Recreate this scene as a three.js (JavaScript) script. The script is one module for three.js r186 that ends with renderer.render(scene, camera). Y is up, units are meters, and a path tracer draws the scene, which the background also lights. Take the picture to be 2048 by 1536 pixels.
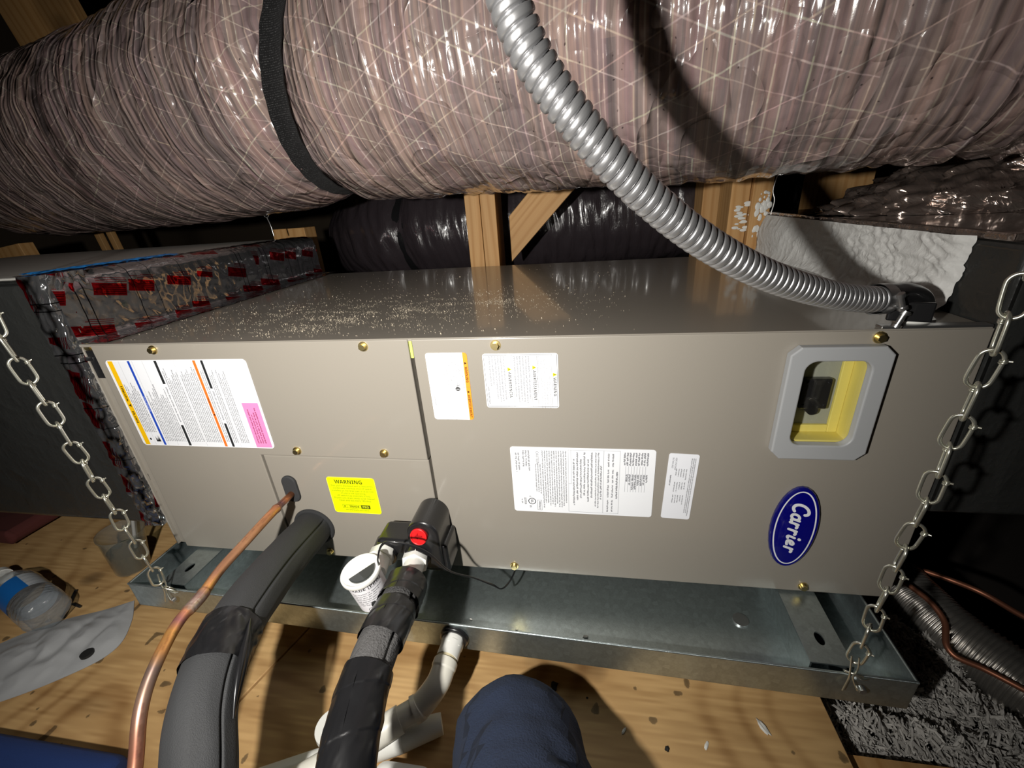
import * as THREE from 'three';
import { RoundedBoxGeometry } from 'three/addons/geometries/RoundedBoxGeometry.js';
import { mergeGeometries, toCreasedNormals, mergeVertices } from 'three/addons/utils/BufferGeometryUtils.js';
import { MarchingCubes } from 'three/addons/objects/MarchingCubes.js';
import { createNoise2D, createNoise3D } from 'simplex-noise';

// ------------------------------------------------------------------ camera, light, exposure
const scene = new THREE.Scene();
scene.background = new THREE.Color(0x000000);
const camera = new THREE.PerspectiveCamera(84.513, 4 / 3, 0.01, 30);
camera.rotation.order = 'YXZ';
camera.rotation.set(-0.4074, 0.1812, -0.0726);
camera.position.set(0.6843, 0.5163, 0.4685);
const renderer = new THREE.WebGLRenderer({ antialias: true });
renderer.toneMapping = THREE.LinearToneMapping;
renderer.toneMappingExposure = 1.0;
renderer.shadowMap.enabled = true;
// the hand lamp beside the photographer: the only source of light in the attic
const LAMP_AT = new THREE.Vector3(0.46, 0.535, 0.58), LAMP_TO = new THREE.Vector3(0.38, 0.36, -0.1);
const lampLight = new THREE.SpotLight(0xfffbf4, 2.9, 0, 1.27, 1.0, 2);
lampLight.position.copy(LAMP_AT); lampLight.target.position.copy(LAMP_TO);
lampLight.castShadow = true; lampLight.shadow.radius = 0.6; lampLight.shadow.mapSize.set(2048, 2048);
scene.add(lampLight, lampLight.target);

// ------------------------------------------------------------------ helpers
let seed = 7;
function rnd() { seed = (seed + 0x6d2b79f5) | 0; let t = Math.imul(seed ^ (seed >>> 15), 1 | seed); t = (t + Math.imul(t ^ (t >>> 7), 61 | t)) ^ t; return ((t ^ (t >>> 14)) >>> 0) / 4294967296; }
const rr = (a, b) => a + (b - a) * rnd();
const n2 = createNoise2D(rnd), n3 = createNoise3D(rnd);
const V = (x, y, z) => new THREE.Vector3(x, y, z);
const taken = new Map();
function numbered(name) { const k = taken.get(name) || 0; taken.set(name, k + 1); return k ? name + '_' + String(k).padStart(3, '0') : name; }
function tag(o, label, category, group) { o.userData.label = label; o.userData.category = category; if (group) o.userData.group = group; return o; }
function thing(name, label, category, pos = [0, 0, 0], group) {
  const o = new THREE.Group(); o.name = numbered(name); o.position.set(...pos); scene.add(o);
  return tag(o, label, category, group);
}
function part(name, geo, mat, parent, label) {
  const m = new THREE.Mesh(geo, mat); m.name = name; m.castShadow = m.receiveShadow = true;
  if (label) m.userData.label = label;
  parent.add(m); return m;
}
function single(name, geo, mat, label, category, group) { const m = part(numbered(name), geo, mat, scene); return tag(m, label, category, group); }
function structure(name, geo, mat) { const m = part(name, geo, mat, scene); m.userData.kind = 'structure'; return m; }
function merge(list) { return mergeGeometries(list.map((g) => (g.index ? g.toNonIndexed() : g))); }
function box(w, h, d, x = 0, y = 0, z = 0, r = 0) {
  const g = r ? new RoundedBoxGeometry(w, h, d, 2, r) : new THREE.BoxGeometry(w, h, d);
  g.translate(x, y, z); return g;
}
function span(x0, x1, y0, y1, z0, z1, r = 0) { return box(x1 - x0, y1 - y0, z1 - z0, (x0 + x1) / 2, (y0 + y1) / 2, (z0 + z1) / 2, r); }
function cyl(r0, r1, h, seg = 24) { return new THREE.CylinderGeometry(r0, r1, h, seg); }
function aim(g, a, b) {            // a geometry built along +y, centred, is laid from a to b
  const d = b.clone().sub(a), q = new THREE.Quaternion().setFromUnitVectors(V(0, 1, 0), d.clone().normalize());
  g.applyQuaternion(q); const m = a.clone().add(b).multiplyScalar(0.5); g.translate(m.x, m.y, m.z); return g;
}
function rod(a, b, r0, r1 = r0, seg = 20) { return aim(cyl(r1, r0, a.distanceTo(b), seg), a, b); }
function tube(pts, r, n = 80, m = 14, closed = false) { return new THREE.TubeGeometry(new THREE.CatmullRomCurve3(pts.map((p) => (p.isVector3 ? p : V(...p))), closed, 'centripetal'), n, r, m, closed); }
function uvBox(g, s = 1) {         // uv in metres from the dominant normal
  const p = g.attributes.position, n = g.attributes.normal, uv = new Float32Array(p.count * 2);
  for (let i = 0; i < p.count; i++) {
    const ax = Math.abs(n.getX(i)), ay = Math.abs(n.getY(i)), az = Math.abs(n.getZ(i));
    let a, b;
    if (ax >= ay && ax >= az) { a = p.getZ(i); b = p.getY(i); } else if (ay >= az) { a = p.getX(i); b = p.getZ(i); } else { a = p.getX(i); b = p.getY(i); }
    uv[2 * i] = a * s; uv[2 * i + 1] = b * s;
  }
  g.setAttribute('uv', new THREE.BufferAttribute(uv, 2)); return g;
}
const smooth = (a, b, x) => { const t = Math.min(1, Math.max(0, (x - a) / (b - a))); return t * t * (3 - 2 * t); };
// a surface of revolution around a curve with any radius law: radius(s in metres, angle, t) ; uv in metres
function sweep(curve, radius, N, M, uvScale = [1, 1], t0 = 0, t1 = 1) {
  const L = curve.getLength(), pos = [], uv = [], idx = [];
  let side = null;
  for (let i = 0; i <= N; i++) {
    const t = t0 + (t1 - t0) * i / N, c = curve.getPointAt(t), T = curve.getTangentAt(t);
    if (!side) { side = V(0, 1, 0).cross(T); if (side.length() < 0.2) side = V(0, 0, 1).cross(T); side.normalize(); }
    side.sub(T.clone().multiplyScalar(side.dot(T))).normalize();
    const up = T.clone().cross(side);
    for (let j = 0; j <= M; j++) {
      const a = 2 * Math.PI * j / M, r = radius(t * L, a, t);
      const k = Math.cos(a) * r, l = Math.sin(a) * r;
      pos.push(c.x + up.x * k + side.x * l, c.y + up.y * k + side.y * l, c.z + up.z * k + side.z * l);
      uv.push(t * L * uvScale[0], j / M * uvScale[1]);
    }
  }
  for (let i = 0; i < N; i++) for (let j = 0; j < M; j++) { const a = i * (M + 1) + j, b = a + M + 1; idx.push(a, a + 1, b, b, a + 1, b + 1); }
  const g = new THREE.BufferGeometry();
  g.setAttribute('position', new THREE.Float32BufferAttribute(pos, 3)); g.setAttribute('uv', new THREE.Float32BufferAttribute(uv, 2)); g.setIndex(idx);
  g.computeVertexNormals();
  const nn = g.attributes.normal;      // close the seam of normals
  for (let i = 0; i <= N; i++) { const a = i * (M + 1), b = a + M; const x = nn.getX(a) + nn.getX(b), y = nn.getY(a) + nn.getY(b), z = nn.getZ(a) + nn.getZ(b), l = Math.hypot(x, y, z) || 1; nn.setXYZ(a, x / l, y / l, z / l); nn.setXYZ(b, x / l, y / l, z / l); }
  return g;
}
const curveOf = (pts) => new THREE.CatmullRomCurve3(pts.map((p) => (p.isVector3 ? p : V(...p))), false, 'centripetal');
function frameAt(curve, t) {           // same frame as sweep (good for nearly straight curves)
  const T = curve.getTangentAt(t), side = V(0, 1, 0).cross(T).normalize(), up = T.clone().cross(side); return { c: curve.getPointAt(t), T, side, up };
}
function extrude(shape, depth, bevel = 0, seg = 2) {
  return new THREE.ExtrudeGeometry(shape, { depth: depth - 2 * bevel, bevelEnabled: bevel > 0, bevelThickness: bevel, bevelSize: bevel, bevelOffset: -bevel, bevelSegments: seg, curveSegments: 16 }).translate(0, 0, bevel);
}
function rect(x0, y0, x1, y1) { return new THREE.Shape([[x0, y0], [x1, y0], [x1, y1], [x0, y1]].map((p) => new THREE.Vector2(...p))); }
function rrect(x0, y0, x1, y1, r, S = THREE.Shape) {
  const s = new S(); s.moveTo(x0 + r, y0); s.lineTo(x1 - r, y0); s.absarc(x1 - r, y0 + r, r, -Math.PI / 2, 0); s.lineTo(x1, y1 - r); s.absarc(x1 - r, y1 - r, r, 0, Math.PI / 2);
  s.lineTo(x0 + r, y1); s.absarc(x0 + r, y1 - r, r, Math.PI / 2, Math.PI); s.lineTo(x0, y0 + r); s.absarc(x0 + r, y0 + r, r, Math.PI, Math.PI * 1.5); return s;
}

// ------------------------------------------------------------------ textures
function pn(x, y, P, Q, s) {            // periodic gradient-free value noise, period P x Q
  const h = (i, j) => { i = ((i % P) + P) % P; j = ((j % Q) + Q) % Q; let t = Math.imul(i * 374761393 + j * 668265263 + s * 2246822519, 1274126177); t = Math.imul(t ^ (t >>> 13), 1103515245); return ((t ^ (t >>> 16)) >>> 0) / 4294967296; };
  const i = Math.floor(x), j = Math.floor(y), u = x - i, v = y - j, a = u * u * (3 - 2 * u), b = v * v * (3 - 2 * v);
  return (h(i, j) * (1 - a) + h(i + 1, j) * a) * (1 - b) + (h(i, j + 1) * (1 - a) + h(i + 1, j + 1) * a) * b;
}
function dataTex(W, H, fn, srgb) {
  const d = new Uint8Array(W * H * 4), o = [0, 0, 0];
  for (let j = 0; j < H; j++) for (let i = 0; i < W; i++) { fn(i / W, j / H, o); const k = 4 * (j * W + i); d[k] = Math.max(0, Math.min(255, o[0])); d[k + 1] = Math.max(0, Math.min(255, o[1])); d[k + 2] = Math.max(0, Math.min(255, o[2])); d[k + 3] = 255; }
  const t = new THREE.DataTexture(d, W, H); t.wrapS = t.wrapT = THREE.RepeatWrapping; t.magFilter = t.minFilter = THREE.LinearFilter; if (srgb) t.colorSpace = THREE.SRGBColorSpace; t.needsUpdate = true; return t;
}
function canvasTex(W, H, draw) {
  const c = document.createElement('canvas'); c.width = W; c.height = H; const x = c.getContext('2d'); draw(x, W, H);
  const t = new THREE.CanvasTexture(c); t.colorSpace = THREE.SRGBColorSpace; t.wrapS = t.wrapT = THREE.RepeatWrapping; return t;
}
function rep(t, u, v) { const c = t.clone(); c.repeat.set(u, v); c.needsUpdate = true; return c; }
// crinkled film: sharp creases at several sizes (one tile = 0.3 m)
const crinkle = dataTex(1024, 1024, (u, v, o) => {
  let h = 0, a = 0.5;
  for (let k = 0; k < 5; k++) { const f = 6 << k, w = pn(u * 5, v * 5, 5, 5, 40 + k) * 1.4; h += a * (1 - Math.abs(2 * pn(u * f + w, v * f + w * 0.7, f, f, k) - 1)); a *= 0.52; }
  o[0] = o[1] = o[2] = h * 255;
});
// long wrinkles running along v (one tile = 0.3 m)
const pleat = dataTex(1024, 1024, (u, v, o) => {
  let h = 0, a = 0.5;
  for (let k = 0; k < 5; k++) { const f = 10 << k, g = 3 << k, w = pn(u * 4, v * 4, 4, 4, 60 + k) * 1.2; h += a * (1 - Math.abs(2 * pn(u * f + w, v * g, f, g, 20 + k) - 1)); a *= 0.55; }
  o[0] = o[1] = o[2] = h * 255;
});
// taut film over a coil: sparse sharp folds running round the duct (one tile = 0.4 m)
const folds = dataTex(1024, 1024, (u, v, o) => {
  let h = 0.35; const w = pn(u * 4, v * 4, 4, 4, 71) * 0.8, w2 = pn(u * 9, v * 9, 9, 9, 72) * 0.5;
  h += 0.42 * Math.pow(1 - Math.abs(2 * pn(u * 7 + w, v * 3 + w2, 7, 3, 73) - 1), 4);
  h -= 0.34 * Math.pow(1 - Math.abs(2 * pn(u * 12 + w2 * 2, v * 4 + w, 12, 4, 74) - 1), 6);
  h += 0.32 * Math.pow(1 - Math.abs(2 * pn(u * 22 + w, v * 14 + w2, 22, 14, 75) - 1), 3) * pn(u * 5, v * 5, 5, 5, 76) + 0.14 * (1 - Math.abs(2 * pn(u * 44 + w, v * 26 + w2, 44, 26, 78) - 1)) * pn(u * 7, v * 7, 7, 7, 79);
  h += 0.09 * Math.cos(u * Math.PI * 2 * 28) + 0.07 * pn(u * 60, v * 40, 60, 40, 77);
  o[0] = o[1] = o[2] = h * 220;
});
// duct jacket: mauve film over pink wool, streaked along the rings, laid with a pale thread grid. u: 1.2 m along the duct, v: once round
const jacket = canvasTex(2048, 2048, (x, W, H) => {
  x.fillStyle = 'rgb(136,121,117)'; x.fillRect(0, 0, W, H);
  const cols = ['186,152,138', '98,88,90', '166,134,128', '112,102,106', '192,162,144', '82,74,74', '152,122,124'];
  for (let k = 0; k < 2600; k++) {
    const px = rr(-20, W), w = rnd() < 0.3 ? rr(14, 34) : rr(1, 10), y0 = rr(-300, H), l = rr(150, 900); x.fillStyle = `rgba(${cols[k % 7]},${rr(0.08, 0.34)})`;
    for (const oy of [0, -H]) x.fillRect(px, y0 + oy, w, l);
  }
  for (let k = 0; k < 900; k++) { x.fillStyle = `rgba(30,22,24,${rr(0.3, 0.8)})`; x.beginPath(); x.ellipse(rr(0, W), rr(0, H), rr(0.7, 2.6), rr(0.7, 2.2), rr(0, 3), 0, 7); x.fill(); }
  x.lineCap = 'round';
  const thread = (x0, y0, x1, y1, al) => {
    const n = 36; let on = true;
    for (let i = 0; i < n; i++) {
      if (rnd() < 0.08) on = !on; if (rnd() < 0.25) on = true; if (!on) continue;
      const f = (t) => [x0 + (x1 - x0) * t + Math.sin(t * 9 + x0) * 2.5, y0 + (y1 - y0) * t + Math.sin(t * 23 + x1) * 4];
      const a = f(i / n), b = f((i + 1.1) / n); x.strokeStyle = `rgba(${rr(200, 226) | 0},${rr(184, 206) | 0},${rr(172, 190) | 0},${al * rr(0.5, 1)})`; x.lineWidth = rr(1.8, 3.2);
      for (const ox of [-W, 0, W]) { x.beginPath(); x.moveTo(a[0] + ox, a[1]); x.lineTo(b[0] + ox, b[1]); x.stroke(); }
    }
  };
  for (let k = 0; k < 84; k++) { const px = (k + rr(0.25, 0.75)) * W / 84; thread(px, 0, px, H, 0.7); }                 // rings, every 14 mm
  for (let k = -18; k < 36; k++) { const y = k * H / 36 + rr(-5, 5); thread(0, y, W, y + H * 15 / 36, 0.62); thread(0, y + H * 15 / 36, W, y, 0.62); }
});
jacket.wrapS = jacket.wrapT = THREE.RepeatWrapping;
// pine: grain along v (one tile = 0.2 m x 0.8 m)
const pine = dataTex(512, 1024, (u, v, o) => {
  const w = pn(u * 3, v * 2, 3, 2, 5) * 0.9 + pn(u * 8, v * 3, 8, 3, 6) * 0.15, r = 0.5 + 0.5 * Math.sin((u * 9 + w * 2.4) * Math.PI * 2), f = pn(u * 128, v * 6, 128, 6, 7), b = pn(u * 4, v * 4, 4, 4, 8);
  const k = 0.55 + 0.3 * Math.pow(r, 3) + 0.14 * f, d = 1 - 0.1 * b;
  o[0] = (240 - 50 * k) * d; o[1] = (200 - 60 * k) * d; o[2] = (144 - 62 * k) * d;
}, true);
// plywood face: wide flowing grain (one tile = 1.2 m x 0.9 m)
const plyTex = dataTex(1024, 1024, (u, v, o) => {
  const w = pn(u * 4, v * 5, 4, 5, 11) * 1.3 + pn(u * 9, v * 11, 9, 11, 12) * 0.4, r = 0.5 + 0.5 * Math.sin((v * 9 + w * 4.2) * Math.PI * 2), f = pn(u * 30, v * 300, 30, 300, 13), s = pn(u * 12, v * 16, 12, 16, 14), q = pn(u * 60, v * 60, 60, 60, 15);
  const k = 0.34 * Math.pow(r, 3) * (0.4 + s) + 0.34 * f + 0.34 * s; let d = 1; if (q > 0.93) d = 0.55 + 2 * (1 - q); if (s > 0.82) d *= 1 - (s - 0.82) * 1.6;
  o[0] = (222 - 74 * k) * d; o[1] = (184 - 74 * k) * d; o[2] = (128 - 62 * k) * d;
}, true);
// zinc spangle (tile 0.12 m)
const zincCell = dataTex(512, 512, (u, v, o) => {
  const f = 18; let best = 9, id = 0; const cx = Math.floor(u * f), cy = Math.floor(v * f);
  for (let a = -1; a < 2; a++) for (let b = -1; b < 2; b++) { const i = cx + a, j = cy + b, m = (i + f) % f, n = (j + f) % f, x = i + pn(m * 7.3, n * 3.1, 997, 991, 3), y = j + pn(m * 2.7, n * 9.1, 997, 991, 4), dd = (u * f - x) ** 2 + (v * f - y) ** 2; if (dd < best) { best = dd; id = pn(m * 5.1, n * 6.7, 997, 991, 9); } }
  const k = 150 + 40 * id + 24 * pn(u * 60, v * 60, 60, 60, 2); o[0] = k * 0.97; o[1] = k; o[2] = k;
});
const grain = dataTex(256, 256, (u, v, o) => { o[0] = o[1] = o[2] = 255 * (0.6 * pn(u * 64, v * 64, 64, 64, 1) + 0.4 * pn(u * 128, v * 128, 128, 128, 2)); });

// ------------------------------------------------------------------ materials
const S = (o) => new THREE.MeshStandardMaterial(o), P = (o) => new THREE.MeshPhysicalMaterial(o);
const lin = (r, g, b) => new THREE.Color().setRGB(r, g, b);
const M = {
  paint: P({ color: lin(0.285, 0.26, 0.222), roughness: 0.4, clearcoat: 0.35, clearcoatRoughness: 0.12, bumpMap: rep(grain, 20, 20), bumpScale: 0.00003 }),
  paintTop: P({ color: lin(0.285, 0.26, 0.222), roughness: 0.3, clearcoat: 0.6, clearcoatRoughness: 0.07 }),
  dark: S({ color: lin(0.012, 0.012, 0.012), roughness: 0.7 }),
  brass: S({ color: lin(0.86, 0.70, 0.34), metalness: 1, roughness: 0.32 }),
  zinc: S({ color: lin(0.74, 0.82, 0.83), map: zincCell, metalness: 0.9, roughness: 0.28, bumpMap: rep(grain, 4, 4), bumpScale: 0.0001 }),
  chain: S({ color: lin(0.72, 0.72, 0.62), metalness: 0.9, roughness: 0.28 }),
  steel: S({ color: lin(0.6, 0.6, 0.6), metalness: 0.95, roughness: 0.3 }),
  conduit: S({ color: lin(0.46, 0.46, 0.47), metalness: 0.8, roughness: 0.34 }),
  pine: S({ map: pine, roughness: 0.65 }),
  ply: S({ map: plyTex, roughness: 0.6, bumpMap: plyTex, bumpScale: 0.0004 }),
  jacket: P({ map: jacket, bumpMap: rep(folds, 3, 3.3), bumpScale: 0.0095, roughness: 0.24, clearcoat: 1, clearcoatRoughness: 0.06 }),
  jacketDark: P({ color: lin(0.035, 0.028, 0.032), bumpMap: rep(pleat, 4, 4), bumpScale: 0.003, roughness: 0.28, clearcoat: 0.7, clearcoatRoughness: 0.12 }),
  webbing: S({ roughness: 0.55, bumpMap: rep(grain, 30, 30), bumpScale: 0.0008, map: canvasTex(512, 512, (x, W, H) => {
    x.fillStyle = '#262627'; x.fillRect(0, 0, W, H); for (let y = 4; y < H; y += 9) for (let q = 8; q < W - 8; q += rr(5, 16)) { if (rnd() < 0.75) { x.fillStyle = `rgba(200,200,200,${rr(0.1, 0.7)})`; x.fillRect(q, y + rr(-1, 1), rr(3, 10), rr(1.5, 4)); } } }) }),
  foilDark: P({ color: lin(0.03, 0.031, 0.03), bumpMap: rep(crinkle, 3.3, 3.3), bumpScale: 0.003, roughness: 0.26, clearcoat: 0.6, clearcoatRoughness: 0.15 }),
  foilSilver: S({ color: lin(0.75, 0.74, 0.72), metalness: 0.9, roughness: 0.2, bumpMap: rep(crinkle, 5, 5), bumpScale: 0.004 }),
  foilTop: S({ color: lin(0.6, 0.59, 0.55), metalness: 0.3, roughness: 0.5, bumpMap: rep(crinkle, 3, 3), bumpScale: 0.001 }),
  foilBrown: P({ color: lin(0.42, 0.34, 0.30), metalness: 0.8, roughness: 0.2, clearcoat: 1, clearcoatRoughness: 0.06, bumpMap: rep(crinkle, 4, 4), bumpScale: 0.006 }),
  mastic: S({ color: lin(0.72, 0.72, 0.70), roughness: 0.55, bumpMap: rep(crinkle, 5, 5), bumpScale: 0.0032 }),
  foam: S({ color: lin(0.03, 0.031, 0.033), roughness: 0.75, bumpMap: rep(grain, 30, 30), bumpScale: 0.0003 }),
  foamGrey: S({ color: lin(0.075, 0.073, 0.073), roughness: 0.8, bumpMap: rep(grain, 12, 12), bumpScale: 0.001 }),
  tape: P({ color: lin(0.01, 0.01, 0.011), roughness: 0.3 }),
  blackPlastic: P({ color: lin(0.012, 0.012, 0.013), roughness: 0.28, clearcoat: 0.4 }),
  red: P({ color: lin(0.78, 0.012, 0.014), roughness: 0.35, clearcoat: 0.4 }),
  white: P({ color: lin(0.78, 0.78, 0.74), roughness: 0.4, clearcoat: 0.3 }),
  pvc: P({ color: lin(0.72, 0.7, 0.62), roughness: 0.4, clearcoat: 0.3 }),
  primer: P({ color: lin(0.62, 0.55, 0.36), roughness: 0.4 }),
  frame: S({ color: lin(0.36, 0.37, 0.38), roughness: 0.5 }),
  gasket: S({ color: lin(0.72, 0.62, 0.15), roughness: 0.6 }),
  greenFoam: S({ color: lin(0.62, 0.7, 0.16), roughness: 0.8 }),
  glass: P({ color: 0xffffff, transmission: 1, thickness: 0, roughness: 0.03, ior: 1.45 }),
  navy: S({ color: lin(0.015, 0.025, 0.055), roughness: 0.95, bumpMap: rep(grain, 12, 12), bumpScale: 0.0006 }),
  bluePad: S({ color: lin(0.008, 0.035, 0.16), roughness: 0.9, bumpMap: rep(grain, 20, 20), bumpScale: 0.0008 }),
  badge: P({ color: lin(0.005, 0.006, 0.14), roughness: 0.2, clearcoat: 1, clearcoatRoughness: 0.05 }),
  wool: S({ color: lin(0.62, 0.61, 0.59), roughness: 1 }),
  soil: S({ color: lin(0.03, 0.024, 0.02), roughness: 1 }),
  film: P({ color: lin(0.56, 0.57, 0.58), roughness: 0.35, transmission: 0.25, thickness: 0, clearcoat: 0.5, clearcoatRoughness: 0.15, bumpMap: rep(crinkle, 3, 3), bumpScale: 0.001 }),
};

// ------------------------------------------------------------------ the attic itself
const FLOOR = -0.105;
{
  const b = S({ color: lin(0.10, 0.075, 0.05), roughness: 0.9 });
  structure('wall_back', span(-2.5, 3.3, -0.5, 2.0, -2.75, -2.7), b);
  structure('wall_front', span(-2.5, 3.3, -0.5, 2.0, 2.1, 2.15), b);
  structure('wall_left', span(-2.55, -2.5, -0.5, 2.0, -2.75, 2.15), b);
  structure('wall_right', span(3.3, 3.35, -0.5, 2.0, -2.75, 2.15), b);
  structure('ceiling', span(-2.55, 3.35, 2.0, 2.05, -2.75, 2.15), b);
  const f = new THREE.Group(); f.name = 'floor'; f.userData.kind = 'structure'; scene.add(f);
  part('ceiling_board', span(-2.55, 3.35, -0.40, -0.35, -2.75, 2.15), M.soil, f);
  const sheet = (pts) => {                        // plywood laid flat, pts in (x, z)
    const s = new THREE.Shape(pts.map(([x, z]) => new THREE.Vector2(x, -z))), g = extrude(s, 0.018, 0.0012, 1).rotateX(-Math.PI / 2).translate(0, FLOOR - 0.018, 0);
    return part('plywood_sheet', uvBox(g, 0.95), M.ply, f);
  };
  sheet([[-2.4, -1.2], [0.262, -1.2], [0.252, 0.0], [0.12, 0.45], [-0.02, 1.1], [-2.4, 1.1]]);
  sheet([[0.266, -1.2], [0.99, -1.2], [0.992, 1.1], [-0.015, 1.1], [0.124, 0.45], [0.2555, 0.0]]);
  for (const [z, x1] of [[-0.45, 0.98], [0.145, 3.2], [0.75, 3.2]]) part('joist', uvBox(span(-2.4, x1, -0.35, FLOOR - 0.019, z - 0.02, z + 0.02), 4), M.pine, f);
}
// blown insulation between the joists, right of the plywood
{
  const tuft = new THREE.IcosahedronGeometry(1, 0), p = tuft.attributes.position;
  for (let i = 0; i < p.count; i++) { const k = 0.7 + 0.5 * n3(p.getX(i) * 3, p.getY(i) * 3, p.getZ(i) * 3); p.setXYZ(i, p.getX(i) * k * 1.7, p.getY(i) * k, p.getZ(i) * k * 0.8); }
  tuft.computeVertexNormals();
  const N = 26000, im = new THREE.InstancedMesh(tuft, M.wool, N), o = new THREE.Object3D(), c = new THREE.Color();
  for (let i = 0; i < N; i++) {
    const zone = rnd(); let x, z, y;
    if (zone < 0.62) { x = rr(1.0, 1.3); z = rr(-0.1, 0.12); } else if (zone < 0.9) { x = rr(0.998, 1.3); z = rr(0.168, 0.4); } else { x = rr(0.45, 1.1); z = rr(-0.95, -0.62); }
    const hump = 0.022 * n2(x * 9, z * 14) + 0.012 * n2(x * 30, z * 30);
    y = zone < 0.9 ? -0.158 + hump + rr(-0.02, 0.0) + (zone < 0.62 ? 0.018 * smooth(0.02, 0.08, z) : 0) : 0.235 + 3 * hump + rr(-0.05, 0);
    o.position.set(x, y, z); o.rotation.set(rr(0, 6), rr(0, 6), rr(0, 6)); { const q = rr(0.0012, 0.0045); o.scale.set(q * rr(1, 2.4), q * rr(0.4, 1), q * rr(0.4, 1)); }; o.updateMatrix(); im.setMatrixAt(i, o.matrix);
    const k = rr(0.55, 1.15); c.setRGB(k, k * 0.98, k * 0.95); im.setColorAt(i, c);
  }
  im.name = 'blown_insulation'; im.castShadow = im.receiveShadow = true; im.userData.kind = 'stuff'; scene.add(im);
  tag(im, 'loose grey-white blown insulation between the joists', 'insulation');
}
// framing lumber
function board(name, a, b, w, d, mat, label, category = 'stud', group, turn = 0) {    // a 2x4 from a to b, w across x, d across z
  const len = a.distanceTo(b), g = uvBox(new RoundedBoxGeometry(w, len, d, 2, 0.002), 1), uv = g.attributes.uv;
  const ou = rnd(), ov = rnd(); for (let i = 0; i < uv.count; i++) uv.setXY(i, uv.getX(i) * 5 + ou, uv.getY(i) * 1.25 + ov);
  g.rotateY(turn); return single(name, aim(g, a, b), mat, label, category, group);
}
board('wood_stud', V(0.4185, FLOOR - 0.02, -0.664), V(0.4185, 1.95, -0.664), 0.0375, 0.088, M.pine, 'pine stud behind the metal cabinet, left one of a nailed pair');
board('wood_stud', V(0.4570, FLOOR - 0.02, -0.665), V(0.4570, 1.95, -0.665), 0.0375, 0.088, M.pine, 'pine stud behind the metal cabinet, beside the slanted brace');
{
  const q = new THREE.Shape([[0.502, 0.372], [0.985, 0.852], [0.985, 0.962], [0.502, 0.482]].map((p) => new THREE.Vector2(...p))), g = extrude(q, 0.037, 0.0015, 1).translate(0, 0, -0.69), uv = g.attributes.uv, p = g.attributes.position;
  for (let i = 0; i < uv.count; i++) uv.setXY(i, (p.getX(i) - p.getY(i)) * 3.5, (p.getX(i) + p.getY(i)) * 0.9);
  single('wood_brace', g, M.pine, 'slanted pine brace rising from the studs behind the cabinet', 'brace');
}
board('wood_stud', V(1.030, FLOOR - 0.3, -0.67), V(1.030, 1.95, -0.67), 0.040, 0.088, M.pine, 'pine stud left of the white sealed plenum with brush smears');
board('wood_stud', V(1.072, FLOOR - 0.3, -0.66), V(1.072, 1.95, -0.66), 0.040, 0.088, M.pine, 'pine stud touching the corner of the white sealed plenum');
board('wood_stud', V(1.0, FLOOR - 0.3, -0.79), V(1.0, 1.95, -0.79), 0.040, 0.088, M.pine, 'pine stud set back behind the stud pair by the white plenum');
board('wood_stud', V(1.325, FLOOR - 0.2, -0.84), V(1.325, 1.95, -0.84), 0.125, 0.08, M.pine, 'broad pine post behind the foil-wrapped plenum');
board('wood_block', V(-0.21, 0.0, -0.82), V(-0.21, 0.485, -0.82), 0.11, 0.06, M.pine, 'sawn wood block behind the red-printed foil plenum', 'block');
board('wood_stud', V(-0.90, 0.72, -1.0), V(-1.21, 1.9, -1.0), 0.26, 0.04, M.pine, 'wide leaning truss board beyond the left end of the big duct');
board('wood_stud', V(-1.04, 0.0, -0.66), V(-1.095, 0.49, -0.66), 0.16, 0.04, M.pine, 'broad board standing behind the far end of the left plenum');
for (const [x, l] of [[-1.06, 'thin upright lath above the left plenum, farther from the duct strap'], [-1.005, 'thin upright lath above the left plenum, nearer the duct strap']]) board('wood_lath', V(x, 0.1, -0.95), V(x - 0.06, 0.7, -0.95), 0.022, 0.02, M.pine, l, 'lath');
// white sealer smeared on the studs by the plenum
{
  const g = [];
  for (let k = 0; k < 46; k++) { const e = new THREE.IcosahedronGeometry(rr(0.0015, 0.006), 1); e.scale(1, rr(0.5, 2), 0.3); e.translate(rr(1.062, 1.09), rr(0.40, 0.50), -0.6148); g.push(e); }
  for (let k = 0; k < 26; k++) { const e = new THREE.IcosahedronGeometry(rr(0.002, 0.005), 1); e.scale(1.8, 0.8, 0.3); e.translate(rr(1.025, 1.056), rr(0.42, 0.45) + (k % 2) * 0.03, -0.6248); g.push(e); }
  single('sealer_smear', merge(g), M.white, 'white sealer smears brushed onto the pine studs', 'sealer');
}

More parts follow.
